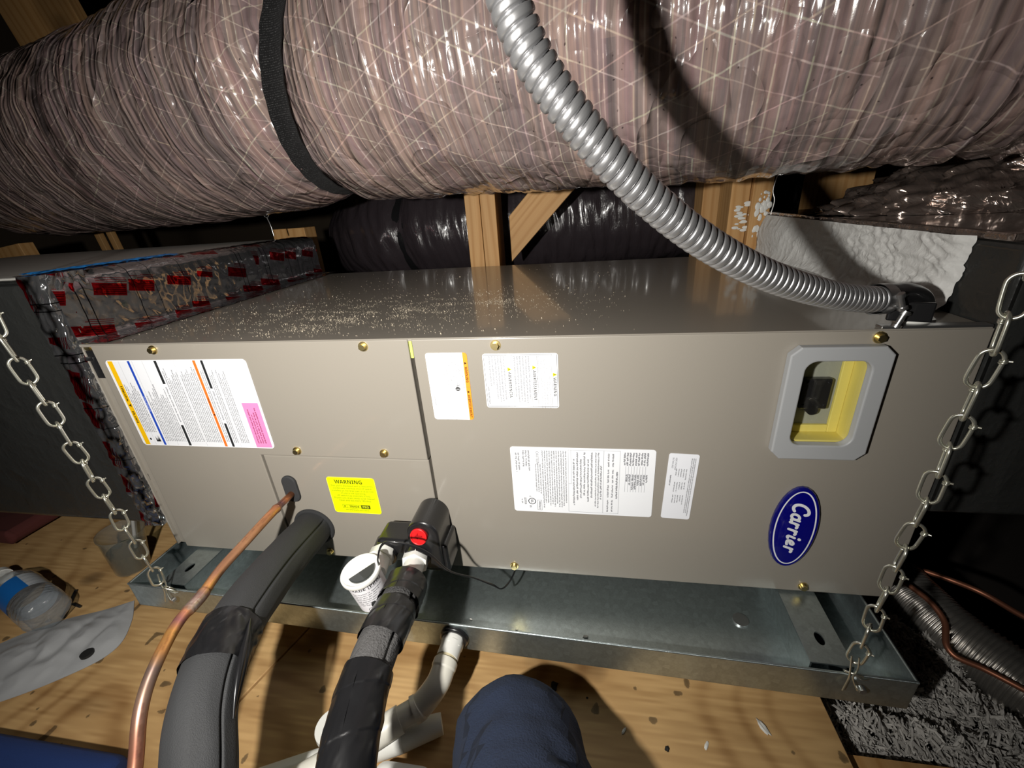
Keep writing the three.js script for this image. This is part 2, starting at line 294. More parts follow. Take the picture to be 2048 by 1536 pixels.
// ------------------------------------------------------------------ the air handler
const H = 0.371, L = 1.084, D = 0.597;
const unit = thing('air_handler', 'taupe painted metal air handler cabinet lying on its side in a metal pan', 'air handler');
{
  const hole = (S2) => rrect(0.914, 0.236, 0.984, 0.343, 0.012, S2);
  const ring = rect(-0.02, 0.002, 1.0825, 0.369); ring.holes.push(hole(THREE.Path));
  part('cabinet_body', merge([extrude(ring, 0.065).translate(0, 0, -0.079), span(-0.02, 1.0825, 0.002, 0.369, -D, -0.0788)]), M.paint, unit);
  part('top_panel', span(-0.021, L, 0.3665, H, -D, -0.0015, 0.0014), M.paintTop, unit);
  const a = new THREE.Shape([[0, 0.001], [0.2115, 0.001], [0.2115, 0.1955], [0.4725, 0.1955], [0.4725, 0.370], [0, 0.370]].map((p) => new THREE.Vector2(...p)));
  part('coil_panel', extrude(a, 0.013, 0.0014, 3).translate(0, 0, -0.013), M.paint, unit);
  part('access_panel', extrude(rect(0.2135, 0.001, 0.4725, 0.1935), 0.011, 0.0014, 3).translate(0, 0, -0.0135), M.paint, unit);
  const b = rect(0.4775, 0.001, L, 0.370); b.holes.push(hole(THREE.Path));
  part('blower_panel', extrude(b, 0.013, 0.0014, 3).translate(0, 0, -0.013), M.paint, unit);
  part('end_flange', merge([span(-0.021, -0.0035, 0.001, 0.3665, -0.03, -0.008, 0.001), span(-0.0225, -0.0195, 0.001, 0.3665, -0.03, -0.003, 0.001)]), M.paint, unit);
  part('corner_bracket', merge([span(-0.0185, -0.0045, 0.318, 0.361, -0.009, -0.004, 0.001), span(-0.03, -0.008, 0.345, 0.352, -0.009, -0.002, 0.002)]), M.blackPlastic, unit, 'small black plastic corner bracket');
  part('gasket_strip', span(0.4728, 0.4768, 0.345, 0.3685, -0.012, -0.0015, 0.001), M.greenFoam, unit, 'yellow-green foam gasket end');
  part('edge_channel', span(0.985, 1.083, H, H + 0.003, -0.012, -0.001, 0.001), M.steel, unit, 'bare metal edge channel on the top');
  const hex = merge([cyl(0.0044, 0.0044, 0.0042, 6).rotateX(Math.PI / 2).translate(0, 0, 0.0033), cyl(0.0062, 0.0066, 0.0016, 20).rotateX(Math.PI / 2).translate(0, 0, 0.0007)]);
  for (const [x, y, z] of [[0.102, 0.362, 0], [0.413, 0.362, 0], [0.582, 0.361, 0], [0.985, 0.363, 0], [0.275, 0.205, 0], [0.41, 0.205, 0], [0.112, 0.012, 0], [0.276, 0.0105, -0.0025], [0.582, 0.0105, 0], [0.979, 0.011, 0], [-0.012, 0.3655, -0.008]]) {
    const m = part('screw', hex, M.brass, unit); m.position.set(x, y, z); m.rotation.z = rr(0, 1);
  }
  // sight window
  const oct = new THREE.Shape([[0.91, 0.2195], [0.989, 0.2195], [0.9985, 0.229], [0.9985, 0.3475], [0.989, 0.3565], [0.91, 0.3565], [0.9005, 0.3475], [0.9005, 0.229]].map((p) => new THREE.Vector2(...p)));
  oct.holes.push(rrect(0.9175, 0.2385, 0.9805, 0.3405, 0.012, THREE.Path));
  const win = part('window_frame', extrude(oct, 0.0105, 0.0018, 3), M.frame, unit, 'grey octagonal window frame');
  part('pane', extrude(rrect(0.9165, 0.2375, 0.9815, 0.3415, 0.012), 0.002).translate(0, 0, 0.001), M.glass, win);
  part('gasket_liner', merge([span(0.9805, 0.984, 0.2365, 0.3425, -0.024, -0.001), span(0.9145, 0.9805, 0.2365, 0.2395, -0.024, -0.001), span(0.970, 0.9805, 0.2395, 0.343, -0.024, -0.0195, 0.001), span(0.917, 0.970, 0.2395, 0.249, -0.024, -0.0195, 0.001)]), M.gasket, win, 'yellow liner behind the pane');
  part('inner_plate', merge([span(0.914, 0.984, 0.2365, 0.343, -0.03, -0.024), span(0.9145, 0.917, 0.242, 0.343, -0.024, -0.002), span(0.917, 0.9785, 0.340, 0.343, -0.024, -0.002), span(0.927, 0.929, 0.25, 0.335, -0.024, -0.019)]), S({ color: lin(0.30, 0.31, 0.25), roughness: 0.45 }), win);
  const sw = [span(0.932, 0.962, 0.272, 0.310, -0.024, -0.015, 0.002), cyl(0.006, 0.006, 0.009, 18).rotateX(Math.PI / 2).translate(0.947, 0.2705, -0.0195)];
  for (const [x, y] of [[0.936, 0.277], [0.958, 0.277], [0.936, 0.305], [0.958, 0.305]]) sw.push(cyl(0.0016, 0.0016, 0.002, 10).rotateX(Math.PI / 2).translate(x, y, -0.0145));
  part('switch', merge(sw), M.blackPlastic, win, 'small black switch behind the pane');
  // rubber grommet where the copper line enters
  const gs = rrect(0.2315, 0.1115, 0.2555, 0.159, 0.0118);
  part('grommet', extrude(gs, 0.005, 0.002, 3).translate(0, 0, -0.003), M.foam, unit, 'black rubber grommet');
  part('pipe_collar', new THREE.TorusGeometry(0.0305, 0.0035, 10, 40).translate(0.262, 0.062, -0.0015), M.foam, unit);

  // ---------------- printed stickers. CW: text runs downwards, first line at the right edge
  function sticker(x0, y0, x1, y1, r, px, draw, label, z = 0.0004) {
    const w = x1 - x0, h = y1 - y0, W = Math.round(px * w / Math.max(w, h)), Hh = Math.round(px * h / Math.max(w, h));
    const t = canvasTex(W, Hh, draw); const g = extrude(rrect(0, 0, w, h, r), 0.0004); const p = g.attributes.position, uv = g.attributes.uv;
    for (let i = 0; i < p.count; i++) uv.setXY(i, p.getX(i) / w, p.getY(i) / h);
    const m = part('sticker', g, P({ map: t, roughness: 0.42, clearcoat: 0.3, clearcoatRoughness: 0.2 }), unit, label); m.position.set(x0, y0, z - 0.0002); return m;
  }
  const cw = (x, W) => { x.translate(W, 0); x.rotate(Math.PI / 2); };
  const words = (x, px, py, len, h, col = 'rgba(40,40,46,0.75)') => { let a = px; while (a < px + len - 2) { const l = Math.min(rr(h * 0.9, h * 3.6), px + len - a); x.fillStyle = col; for (let q = 0; q < l; q += h * 0.55) x.fillRect(a + q, py + rr(0, h * 0.25), h * 0.34, h * rr(0.55, 0.9)); a += l + h * 0.6; } };
  const para = (x, px, py, len, n, lh, rag = 0.3, col) => { for (let i = 0; i < n; i++) words(x, px, py + i * lh, len * (1 - rag * rnd()), lh * 0.62, col); };
  const T = (x, s, px, py, size, font = 'bold', col = '#222', align = 'left') => { x.fillStyle = col; x.font = `${font} ${size}px sans-serif`; x.textAlign = align; x.textBaseline = 'middle'; x.fillText(s, px, py); };
  const tri = (x, px, py, s, fill, mark) => { x.fillStyle = fill; x.beginPath(); x.moveTo(px, py - s); x.lineTo(px + s, py + s * 0.8); x.lineTo(px - s, py + s * 0.8); x.fill(); if (mark) { x.fillStyle = mark; x.fillRect(px - s * 0.1, py - s * 0.4, s * 0.2, s * 0.7); x.fillRect(px - s * 0.1, py + s * 0.45, s * 0.2, s * 0.2); } };

  // big instruction sheet (its lines run upwards)
  sticker(0.0135, 0.208, 0.2405, 0.3475, 0.006, 1400, (x, W, Hh) => {
    x.fillStyle = '#f4f5f8'; x.fillRect(0, 0, W, Hh); x.translate(0, Hh); x.rotate(-Math.PI / 2);           // now x runs up, y runs right
    const A = Hh, B = W; x.fillStyle = '#e9ebf0'; x.fillRect(10, 10, A - 20, B - 20);
    const bar = (f, w, c, a0 = 0, a1 = 1) => { x.fillStyle = c; x.fillRect(A * a0 + 8, B * f, A * (a1 - a0) - 16, B * w); };
    bar(0.018, 0.036, '#f2bd0a'); bar(0.165, 0.017, '#2046b4'); bar(0.635, 0.019, '#e5762a'); bar(0.955 - 0.085, 0.113, '#f58cc0', 0, 0.54);
    bar(0.36, 0.019, '#26282a', 0, 0.27); bar(0.36, 0.019, '#26282a', 0.73, 1); bar(0.69, 0.017, '#26282a', 0, 0.3); bar(0.69, 0.017, '#26282a', 0.68, 1);
    x.fillStyle = '#9a9ca2'; for (const f of [0.10, 0.20, 0.275, 0.50, 0.755]) x.fillRect(8, B * f, A - 16, 1.6);
    words(x, A * 0.28, B * 0.025, A * 0.14, B * 0.019, '#3a2c00'); tri(x, A * 0.49, B * 0.036, B * 0.011, '#2a2000'); words(x, A * 0.54, B * 0.025, A * 0.17, B * 0.019, '#3a2c00');
    words(x, A * 0.42, B * 0.169, A * 0.18, B * 0.008, '#c8d2f0'); words(x, A * 0.42, B * 0.64, A * 0.16, B * 0.009, '#5a2200'); tri(x, A * 0.39, B * 0.644, B * 0.008, '#3a1600');
    para(x, A * 0.17, B * 0.06, A * 0.62, 7, B * 0.0135); para(x, A * 0.06, B * 0.195, A * 0.72, 12, B * 0.0135, 0.35); words(x, A * 0.3, B * 0.365, A * 0.4, B * 0.011);
    para(x, A * 0.06, B * 0.39, A * 0.85, 8, B * 0.0135, 0.2); para(x, A * 0.06, B * 0.51, A * 0.86, 9, B * 0.0135, 0.12); para(x, A * 0.07, B * 0.662, A * 0.82, 2, B * 0.013, 0.05);
    words(x, A * 0.33, B * 0.693, A * 0.33, B * 0.013, 'rgba(90,92,100,0.8)'); para(x, A * 0.06, B * 0.715, A * 0.86, 3, B * 0.0125, 0.1); para(x, A * 0.06, B * 0.768, A * 0.86, 5, B * 0.0125, 0.2);
    para(x, A * 0.06, B * 0.89, A * 0.45, 4, B * 0.017, 0.3, 'rgba(70,10,40,0.85)');
    x.fillStyle = '#17181a'; for (let i = 0; i < 9; i++) { x.beginPath(); x.moveTo(A * 0.05, B * 0.118 + i * 5); x.lineTo(A * rr(0.09, 0.14), B * 0.118 + i * 5 + rr(-4, 4)); x.lineTo(A * 0.05, B * 0.118 + i * 5 + 7); x.fill(); }
    x.beginPath(); x.ellipse(A * 0.08, B * 0.076, 12, 9, 0, 0, 7); x.fill();
  }, 'white instruction sticker with yellow, blue, orange and pink bands');
  // orange-edged shock hazard sticker
  sticker(0.4925, 0.2605, 0.5455, 0.3525, 0.004, 900, (x, W, Hh) => {
    x.fillStyle = '#f6f7fa'; x.fillRect(0, 0, W, Hh); cw(x, W); const A = Hh, B = W;
    x.fillStyle = '#ff9a2e'; x.fillRect(0, 0, A, B * 0.105); x.strokeStyle = '#555'; x.lineWidth = 2; x.beginPath(); x.moveTo(A * 0.5, 0); x.lineTo(A * 0.5, B); x.stroke();
    tri(x, A * 0.15, B * 0.055, B * 0.032, '#2a1500'); T(x, 'WARNING', A * 0.2, B * 0.055, B * 0.082, 'bold', '#2a1500'); tri(x, A * 0.57, B * 0.055, B * 0.032, '#2a1500'); T(x, 'AVERTISSEMENT', A * 0.615, B * 0.055, B * 0.078, 'bold', '#2a1500');
    const c = '#4a4c52', f = B * 0.066; let k = 0;
    for (const s of ['ELECTRICAL SHOCK HAZARD', 'WARNING', 'RISK OF ELECTRIC SHOCK', 'CAN CAUSE INJURY OR DEATH', 'DISCONNECT ALL REMOTE', 'ELECTRIC POWER SUPPLIES', 'BEFORE SERVICING']) T(x, s, s === 'WARNING' ? A * 0.17 : A * 0.02, B * (0.155 + 0.073 * k++), f, '', c);
    k = 0; for (const s of ["RISQUE D'ELECTROCUTION", 'ATTENTION', 'RISQUE DE DECHARGE', 'ELECTRIQUE', 'POUVANT CAUSER DES BLESSURES', 'OU LA MORT. DECONNECTER', 'TOUTES LES ALIMENTATIONS', "ELECTRIQUES AVANT L'ENTRETIEN"]) T(x, s, k < 4 && k % 2 ? A * 0.66 : A * 0.535, B * (0.155 + 0.073 * k++), f * 0.86, '', c);
    x.fillStyle = '#f6f7fa'; x.fillRect(A * 0.445, B * 0.21, A * 0.115, B * 0.2); x.strokeRect(A * 0.45, B * 0.215, A * 0.105, B * 0.19);
    x.fillStyle = '#333'; x.beginPath(); x.ellipse(A * 0.525, B * 0.31, B * 0.05, B * 0.06, 0, 0, 7); x.fill(); x.lineWidth = 5; x.strokeStyle = '#333'; x.beginPath(); x.moveTo(A * 0.46, B * 0.25); x.lineTo(A * 0.48, B * 0.29); x.lineTo(A * 0.465, B * 0.31); x.lineTo(A * 0.5, B * 0.33); x.stroke();
    x.fillStyle = '#fff'; x.fillRect(A * 0.525, B * 0.27, 7, B * 0.08); words(x, A * 0.63, B * 0.9, A * 0.14, B * 0.028);
  }, 'white sticker with an orange warning edge');
  // three-language warning sticker
  sticker(0.5645, 0.2785, 0.6555, 0.3505, 0.0035, 1000, (x, W, Hh) => {
    x.fillStyle = '#f6f7fa'; x.fillRect(0, 0, W, Hh); cw(x, W); const A = Hh, B = W; x.strokeStyle = '#2b2c30'; x.lineWidth = 5; x.strokeRect(20, 16, A - 40, B - 34); x.lineWidth = 3;
    for (const f of [0.085, 0.275, 0.355, 0.605, 0.69]) { x.beginPath(); x.moveTo(22, B * f); x.lineTo(A - 22, B * f); x.stroke(); }
    const head = (s, f, a) => { tri(x, A * a, B * f, B * 0.03, '#d8cf1c', '#222'); T(x, s, A * (a + 0.05), B * f, B * 0.056, 'bold', '#333'); };
    head('WARNING', 0.048, 0.38); head('AVERTISSEMENT', 0.315, 0.25); head('ADVERTENCIA', 0.648, 0.28);
    const c = '#55575e', f = B * 0.036; let k = 0;
    for (const s of ['This product can expose you to chemicals including', 'Lead and lead compounds, which are known to the', 'State of California to cause cancer and birth defects', 'or other reproductive harm. For more information go', 'to www.P65Warnings.ca.gov']) T(x, s, A * 0.045, B * (0.112 + 0.037 * k++), f, '', c);
    para(x, A * 0.045, B * 0.372, A * 0.86, 6, B * 0.038, 0.12, 'rgba(60,62,70,0.75)'); para(x, A * 0.045, B * 0.705, A * 0.86, 4, B * 0.038, 0.12, 'rgba(60,62,70,0.75)'); para(x, A * 0.045, B * 0.86, A * 0.6, 2, B * 0.038, 0.15, 'rgba(60,62,70,0.75)');
    words(x, A * 0.6, B * 0.94, A * 0.33, B * 0.026);
  }, 'white bordered warning sticker in three languages');
  // rating plate
  sticker(0.5895, 0.116, 0.7745, 0.2215, 0.004, 1300, (x, W, Hh) => {
    x.fillStyle = '#eceef2'; x.fillRect(0, 0, W, Hh); cw(x, W); const A = Hh, B = W; x.strokeStyle = '#70737a'; x.lineWidth = 2;
    for (let i = 0; i < 9; i++) { words(x, A * 0.05, B * (0.045 + 0.019 * i), A * 0.18, B * 0.014, '#3a3b42'); if (i < 8) { words(x, A * 0.36, B * (0.045 + 0.019 * i), A * rr(0.08, 0.28), B * 0.014, '#3a3b42'); x.beginPath(); x.moveTo(A * 0.24, B * (0.062 + 0.019 * i)); x.lineTo(A * 0.62, B * (0.062 + 0.019 * i)); x.stroke(); } }
    x.strokeRect(A * 0.03, B * 0.235, A * 0.94, B * 0.11); x.strokeRect(A * 0.03, B * 0.345, A * 0.94, B * 0.245);
    words(x, A * 0.33, B * 0.245, A * 0.4, B * 0.014, '#3a3b42'); for (const r of [0.275, 0.305]) for (let c = 0; c < 4; c++) words(x, A * (0.07 + c * 0.23), B * r, A * 0.19, B * 0.013);
    words(x, A * 0.25, B * 0.355, A * 0.5, B * 0.014); para(x, A * 0.06, B * 0.375, A * 0.85, 2, B * 0.018, 0.05); for (let i = 0; i < 6; i++) words(x, A * (i % 2 ? 0.16 : 0.06), B * (0.42 + 0.025 * i), A * rr(0.5, 0.75), B * 0.014);
    x.strokeRect(A * 0.03, B * 0.57, A * 0.5, B * 0.02); para(x, A * 0.05, B * 0.602, A * 0.88, 11, B * 0.0165, 0.15);
    T(x, 'CAUTION', A * 0.06, B * 0.808, B * 0.026, '', '#3a3b42'); para(x, A * 0.25, B * 0.785, A * 0.45, 3, B * 0.0165, 0.1);
    for (let i = 0; i < 3; i++) words(x, A * 0.05, B * (0.862 + 0.02 * i), A * rr(0.2, 0.32), B * 0.014); words(x, A * 0.09, B * 0.935, A * 0.25, B * 0.014); words(x, A * 0.09, B * 0.955, A * 0.28, B * 0.014);
    x.strokeStyle = '#2b2c30'; x.lineWidth = 7; x.beginPath(); x.arc(A * 0.83, B * 0.862, B * 0.026, 0, 7); x.stroke(); T(x, 'UL', A * 0.83, B * 0.862, B * 0.026, 'bold', '#2b2c30', 'center'); T(x, 'C', A * 0.755, B * 0.875, B * 0.018, 'bold', '#2b2c30', 'center'); T(x, 'US', A * 0.915, B * 0.875, B * 0.018, 'bold', '#2b2c30', 'center'); T(x, 'LISTED', A * 0.83, B * 0.912, B * 0.02, 'bold', '#2b2c30', 'center'); words(x, A * 0.8, B * 0.93, A * 0.07, B * 0.012);
    x.lineWidth = 2; x.strokeRect(A * 0.81, B * 0.79, A * 0.16, B * 0.032); words(x, A * 0.83, B * 0.798, A * 0.12, B * 0.016);
  }, 'white rating plate sticker with tables');
  const hp = sticker(0, 0, 0.036, 0.101, 0.003, 800, (x, W, Hh) => {
    x.fillStyle = '#e8eaf0'; x.fillRect(0, 0, W, Hh); cw(x, W); const A = Hh, B = W;
    para(x, A * 0.06, B * 0.09, A * 0.9, 3, B * 0.058, 0.08); for (let i = 0; i < 5; i++) for (let c = 0; c < 3; c++) words(x, A * (0.22 + c * 0.2), B * (0.33 + 0.085 * i), A * rr(0.09, 0.17), B * 0.04);
    T(x, 'HEAT PACKAGE', A * 0.06, B * 0.74, B * 0.075, '', '#3a3b42'); T(x, 'IN THIS UNIT', A * 0.06, B * 0.84, B * 0.075, '', '#3a3b42'); words(x, A * 0.32, B * 0.83, A * 0.16, B * 0.05, '#3a3b42');
  }, 'narrow white sticker beside the rating plate'); hp.position.set(0.7865, 0.1165, 0.0002); hp.rotation.z = -0.035;
  // yellow float switch warning
  sticker(0.3065, 0.0935, 0.3835, 0.1595, 0.005, 900, (x, W, Hh) => {
    x.fillStyle = '#e6f500'; x.fillRect(0, 0, W, Hh); x.strokeStyle = '#f4ff4a'; x.lineWidth = 12; x.strokeRect(6, 6, W - 12, Hh - 12);
    T(x, 'WARNING', W * 0.45, Hh * 0.125, Hh * 0.14, 'bold', '#4a5200', 'center'); let k = 0;
    for (const s of ['This unit is equipped with a TRADEPRO', 'condensate overflow shut off switch', 'installed on the drain pan or drain line.', 'If unit is not operating,', 'lift switch/cap assembly to test.', 'If unit runs, drain needs to be cleared.', 'Clean and test every 180 days.']) T(x, s, W * 0.5, Hh * (0.235 + 0.068 * k++), Hh * 0.059, '', '#6a7400', 'center');
    x.strokeStyle = '#4a5200'; x.lineWidth = 4; x.strokeRect(W * 0.2, Hh * 0.765, W * 0.58, Hh * 0.095); x.fillStyle = '#4a5200'; x.fillRect(W * 0.59, Hh * 0.765, W * 0.19, Hh * 0.095); x.fillRect(W * 0.29, Hh * 0.765, 3, Hh * 0.095);
    T(x, 'TRADE', W * 0.445, Hh * 0.815, Hh * 0.082, 'bold', '#4a5200', 'center'); T(x, 'PRO', W * 0.685, Hh * 0.815, Hh * 0.082, 'bold', '#dbe92a', 'center'); T(x, 'P', W * 0.245, Hh * 0.815, Hh * 0.078, 'bold', '#4a5200', 'center'); words(x, W * 0.25, Hh * 0.9, W * 0.5, Hh * 0.025, '#8a9400');
  }, 'bright yellow warning sticker', -0.0021);
  // oval badge with script lettering
  const E = (a, b) => { const s = new THREE.Shape(); s.absellipse(0, 0, a, b, 0, Math.PI * 2); return s; };
  const badge = part('badge', extrude(E(0.0275, 0.0635), 0.006, 0.0022, 4), M.badge, unit, 'blue oval badge with white script');
  badge.position.set(0.9475, 0.113, 0);
  const face = new THREE.ShapeGeometry(E(0.0252, 0.0612), 48); { const p = face.attributes.position, uv = face.attributes.uv; for (let i = 0; i < p.count; i++) uv.setXY(i, p.getX(i) / 0.0552 + 0.5, p.getY(i) / 0.1272 + 0.5); }
  const bt = canvasTex(444, 1024, (x, W, Hh) => {
    x.fillStyle = '#06067a'; x.fillRect(0, 0, W, Hh); x.strokeStyle = '#f4f6fa'; x.lineWidth = 14; x.beginPath(); x.ellipse(W / 2, Hh / 2, W * 0.408, Hh * 0.452, 0, 0, 7); x.stroke();
    cw(x, W); x.translate(Hh / 2, W / 2); x.transform(1, 0, -0.28, 1, 0, 0); x.lineCap = x.lineJoin = 'round'; x.strokeStyle = '#f4f6fa'; x.scale(0.84, 0.84);
    const st = (w, f) => { x.lineWidth = w; x.beginPath(); f(); x.stroke(); };
    st(38, () => { x.moveTo(-238, -78); x.bezierCurveTo(-250, -140, -340, -120, -362, -40); x.bezierCurveTo(-380, 40, -320, 92, -262, 48); });           // C
    st(35, () => { x.ellipse(-178, 18, 38, 46, 0.3, 0, 7); }); st(35, () => { x.moveTo(-134, -34); x.lineTo(-146, 40); x.quadraticCurveTo(-138, 66, -112, 50); });   // a
    for (const q of [-78, 26]) st(35, () => { x.moveTo(q, -30); x.lineTo(q - 10, 62); x.moveTo(q - 6, 10); x.quadraticCurveTo(q + 20, -40, q + 54, -18); });          // r r
    st(35, () => { x.moveTo(128, -26); x.lineTo(116, 40); x.quadraticCurveTo(124, 66, 150, 50); }); st(42, () => { x.moveTo(134, -84); x.lineTo(134, -83); });           // i
    st(33, () => { x.moveTo(182, 18); x.quadraticCurveTo(246, 14, 236, -20); x.quadraticCurveTo(214, -44, 186, -6); x.quadraticCurveTo(164, 66, 252, 44); });             // e
    st(35, () => { x.moveTo(304, -30); x.lineTo(294, 62); x.moveTo(298, 10); x.quadraticCurveTo(322, -40, 356, -18); });                                                    // r
  });
  const bf = part('badge_lettering', face, P({ map: bt, roughness: 0.2, clearcoat: 1, clearcoatRoughness: 0.05 }), badge); bf.position.z = 0.00615;
}
// sawdust on the cabinet top
{
  const g = new THREE.TetrahedronGeometry(1), N = 4200, im = new THREE.InstancedMesh(g, S({ color: lin(0.6, 0.52, 0.4), roughness: 0.9 }), N), o = new THREE.Object3D(); let k = 0, guard = 0;
  while (k < N && guard++ < 400000) {
    const x = rr(0.02, 0.75), z = rr(-0.56, -0.015), c = Math.exp(-(((x - 0.32) / 0.22) ** 2) - (((z + 0.13) / 0.1) ** 2)) + 0.5 * Math.exp(-(((x - 0.55) / 0.12) ** 2) - (((z + 0.2) / 0.07) ** 2)), w = smooth(-0.15, 0.6, n2(x * 14 + z * 9, z * 30)) * 0.5 + 0.08 + [[0.335, -0.1, 0.02], [0.29, -0.055, 0.025], [0.42, -0.15, 0.018], [0.55, -0.19, 0.025]].reduce((q, [a, b, r]) => q + 1.5 * Math.exp(-(((x - a) / r) ** 2) - (((z - b) / (r * 0.6)) ** 2)), 0);
    if (rnd() > c * w + 0.006) continue;
    o.position.set(x, H + 0.0004, z); o.rotation.set(rr(0, 6), rr(0, 6), rr(0, 6)); const s = rr(0.00018, 0.0006) * (rnd() < 0.05 ? 2.2 : 1); o.scale.set(s * rr(1, 2), s * 0.7, s); o.updateMatrix(); im.setMatrixAt(k++, o.matrix);
  }
  im.count = k; im.name = 'sawdust'; im.userData.kind = 'stuff'; im.castShadow = im.receiveShadow = true; scene.add(im); tag(im, 'pale sawdust scattered on the cabinet top', 'sawdust');
}

// ------------------------------------------------------------------ drain pan on its chains
{
  const pan = thing('drain_pan', 'shallow galvanized drain pan hung on chains under the cabinet', 'drain pan', [-0.036, -0.052, 0.078]); pan.rotation.y = -0.0284;
  const w = 1.09, d = 0.72, h = 0.046, t = 0.0012;
  const wall = (x0, x1, y0, y1, z0, z1) => uvBox(span(x0, x1, y0, y1, z0, z1), 8);
  part('pan_bottom', wall(0, w, 0, t, -d, 0), M.zinc, pan);
  part('front_wall', merge([wall(0, w, 0, h, -t, 0), uvBox(rod(V(0, h, -0.001), V(w, h, -0.001), 0.0019), 8)]), M.zinc, pan);
  part('back_wall', merge([wall(0, w, 0, h, -d, -d + t), uvBox(rod(V(0, h, -d), V(w, h, -d), 0.0019), 8)]), M.zinc, pan);
  for (const x of [0, w - t]) part('side_wall', merge([wall(x, x + t, 0, h, -d, 0), uvBox(rod(V(x, h, -d), V(x, h, 0), 0.0019), 8)]), M.zinc, pan);
  for (const x0 of [0.056, 0.984]) {
    const s = new THREE.Shape([[0, -0.008], [0.046, -0.008], [0.046, -0.70], [0, -0.70]].map((p) => new THREE.Vector2(...p)));
    for (let k = 0; k < 5; k++) { const q = new THREE.Path(); q.absellipse(0.023, -0.04 - k * 0.15, 0.005, 0.009, 0, Math.PI * 2); s.holes.push(q); }
    const top = extrude(s, 0.002, 0.0005, 1).rotateX(Math.PI / 2).scale(1, 1, -1); { const p = top.attributes.position; for (let i = 0; i < p.count; i++) p.setZ(i, -p.getZ(i)); }
    const flat = new THREE.ExtrudeGeometry(s, { depth: 0.002, bevelEnabled: false, curveSegments: 12 }); flat.rotateX(-Math.PI / 2).scale(1, 1, -1);   // lies in xz
    { const p = flat.attributes.position, ix = []; for (let i = 0; i < p.count; i += 3) ix.push(i, i + 2, i + 1); flat.setIndex(ix); const f2 = flat.toNonIndexed(); f2.computeVertexNormals(); f2.translate(x0, 0.0475, 0);
      part('support_rail', merge([uvBox(f2, 8), wall(x0, x0 + 0.002, t, 0.0485, -0.70, -0.008), wall(x0 + 0.044, x0 + 0.046, t, 0.0485, -0.70, -0.008)]), M.zinc, pan); }
  }
  for (const [x, z] of [[1.075, -0.2], [1.075, -0.45]]) part('rivet', new THREE.SphereGeometry(0.003, 10, 8).translate(x, 0.01, z), M.zinc, pan);
  part('drain_gasket', new THREE.TorusGeometry(0.0165, 0.004, 10, 32).translate(0.546, 0.0235, 0.002), M.blackPlastic, pan, 'black rubber drain gasket');
  single('loose_washer', new THREE.CylinderGeometry(0.0105, 0.0105, 0.002, 28).translate(0.905, -0.0497, 0.012), M.steel, 'flat round metal slug lying in the drain pan', 'washer');
}
// ------------------------------------------------------------------ chains
{
  const a = 0.0088, b = 0.0072, pts = [];
  for (let i = 0; i <= 10; i++) { const q = Math.PI * i / 10; pts.push(V(b * Math.cos(q), a + b * 1.05 * Math.sin(q), 0)); }
  for (let i = 0; i <= 10; i++) { const q = Math.PI * (1 + i / 10); pts.push(V(b * Math.cos(q), -a + b * 1.05 * Math.sin(q), 0)); }
  const loop = new THREE.TubeGeometry(new THREE.CatmullRomCurve3(pts, true, 'centripetal'), 56, 0.0016, 8, true);
  const wrap = merge([0, 1].map((k) => new THREE.TorusGeometry(0.0019, 0.0009, 6, 14).rotateX(Math.PI / 2).rotateZ(0.3).translate(b, a * 0.85 + k * 0.0017, 0)).concat([rod(V(b, a, 0), V(b + 0.0045, a + 0.001, 0.001), 0.0009, 0.0009, 6)]));
  const linkGeo = merge([loop, wrap]);
  const chain = (from, to, label, twist) => {
    const g = thing('hanging_chain', label, 'chain', from.toArray()), d = to.clone().sub(from), pitch = 0.0287, n = Math.floor(d.length() / pitch);
    g.quaternion.setFromUnitVectors(V(0, 1, 0), d.normalize());
    for (let i = 0; i < n; i++) { const l = part('link', linkGeo, M.chain, g); l.position.y = (i + 0.5) * pitch; l.rotation.set(rr(-0.08, 0.08), twist + (i % 2) * Math.PI / 2 + rr(-0.12, 0.12), rr(-0.08, 0.08)); }
  };
  chain(V(0.046, 0.017, 0.088), V(0.07, 1.9, 0.20), 'zinc chain hanging past the red-printed foil plenum down to the pan', 1.0);
  chain(V(0.988, 0.012, 0.103), V(1.03, 1.9, 0.125), 'zinc chain hanging past the sight window down to the pan', -0.6);
  const wire = (p, label) => {
    const g = thing('tie_wire', label, 'wire', p.toArray());
    part('wire_loop', merge([tube([[-0.004, 0.03, 0], [-0.003, 0.012, 0.003], [-0.002, 0, 0.004], [-0.006, -0.02, 0.007]], 0.0011, 20, 6), tube([[0.004, 0.028, 0], [0.005, 0.012, 0.002], [0.002, 0.0, 0.004], [0.008, -0.016, 0.008]], 0.0011, 20, 6), tube([[-0.005, 0.004, 0.0], [0.002, 0.007, 0.005], [0.01, 0.003, 0.003], [0.014, -0.002, 0.001], [0.006, -0.005, -0.004], [-0.004, 0.001, -0.003]], 0.0012, 40, 6, true), tube([[0.004, 0.003, 0.002], [0.012, -0.002, 0.004], [0.02, -0.004, 0.001]], 0.0013, 20, 6)]), M.chain, g);
    part('bolt', cyl(0.004, 0.004, 0.006, 6).rotateX(Math.PI / 2).translate(0.012, -0.014, 0.008), M.steel, g);
  };
  wire(V(0.047, 0.0, 0.084), 'twisted tie wire at the pan corner by the copper line');
  wire(V(0.985, -0.005, 0.106), 'twisted tie wire at the pan corner below the oval badge');
}

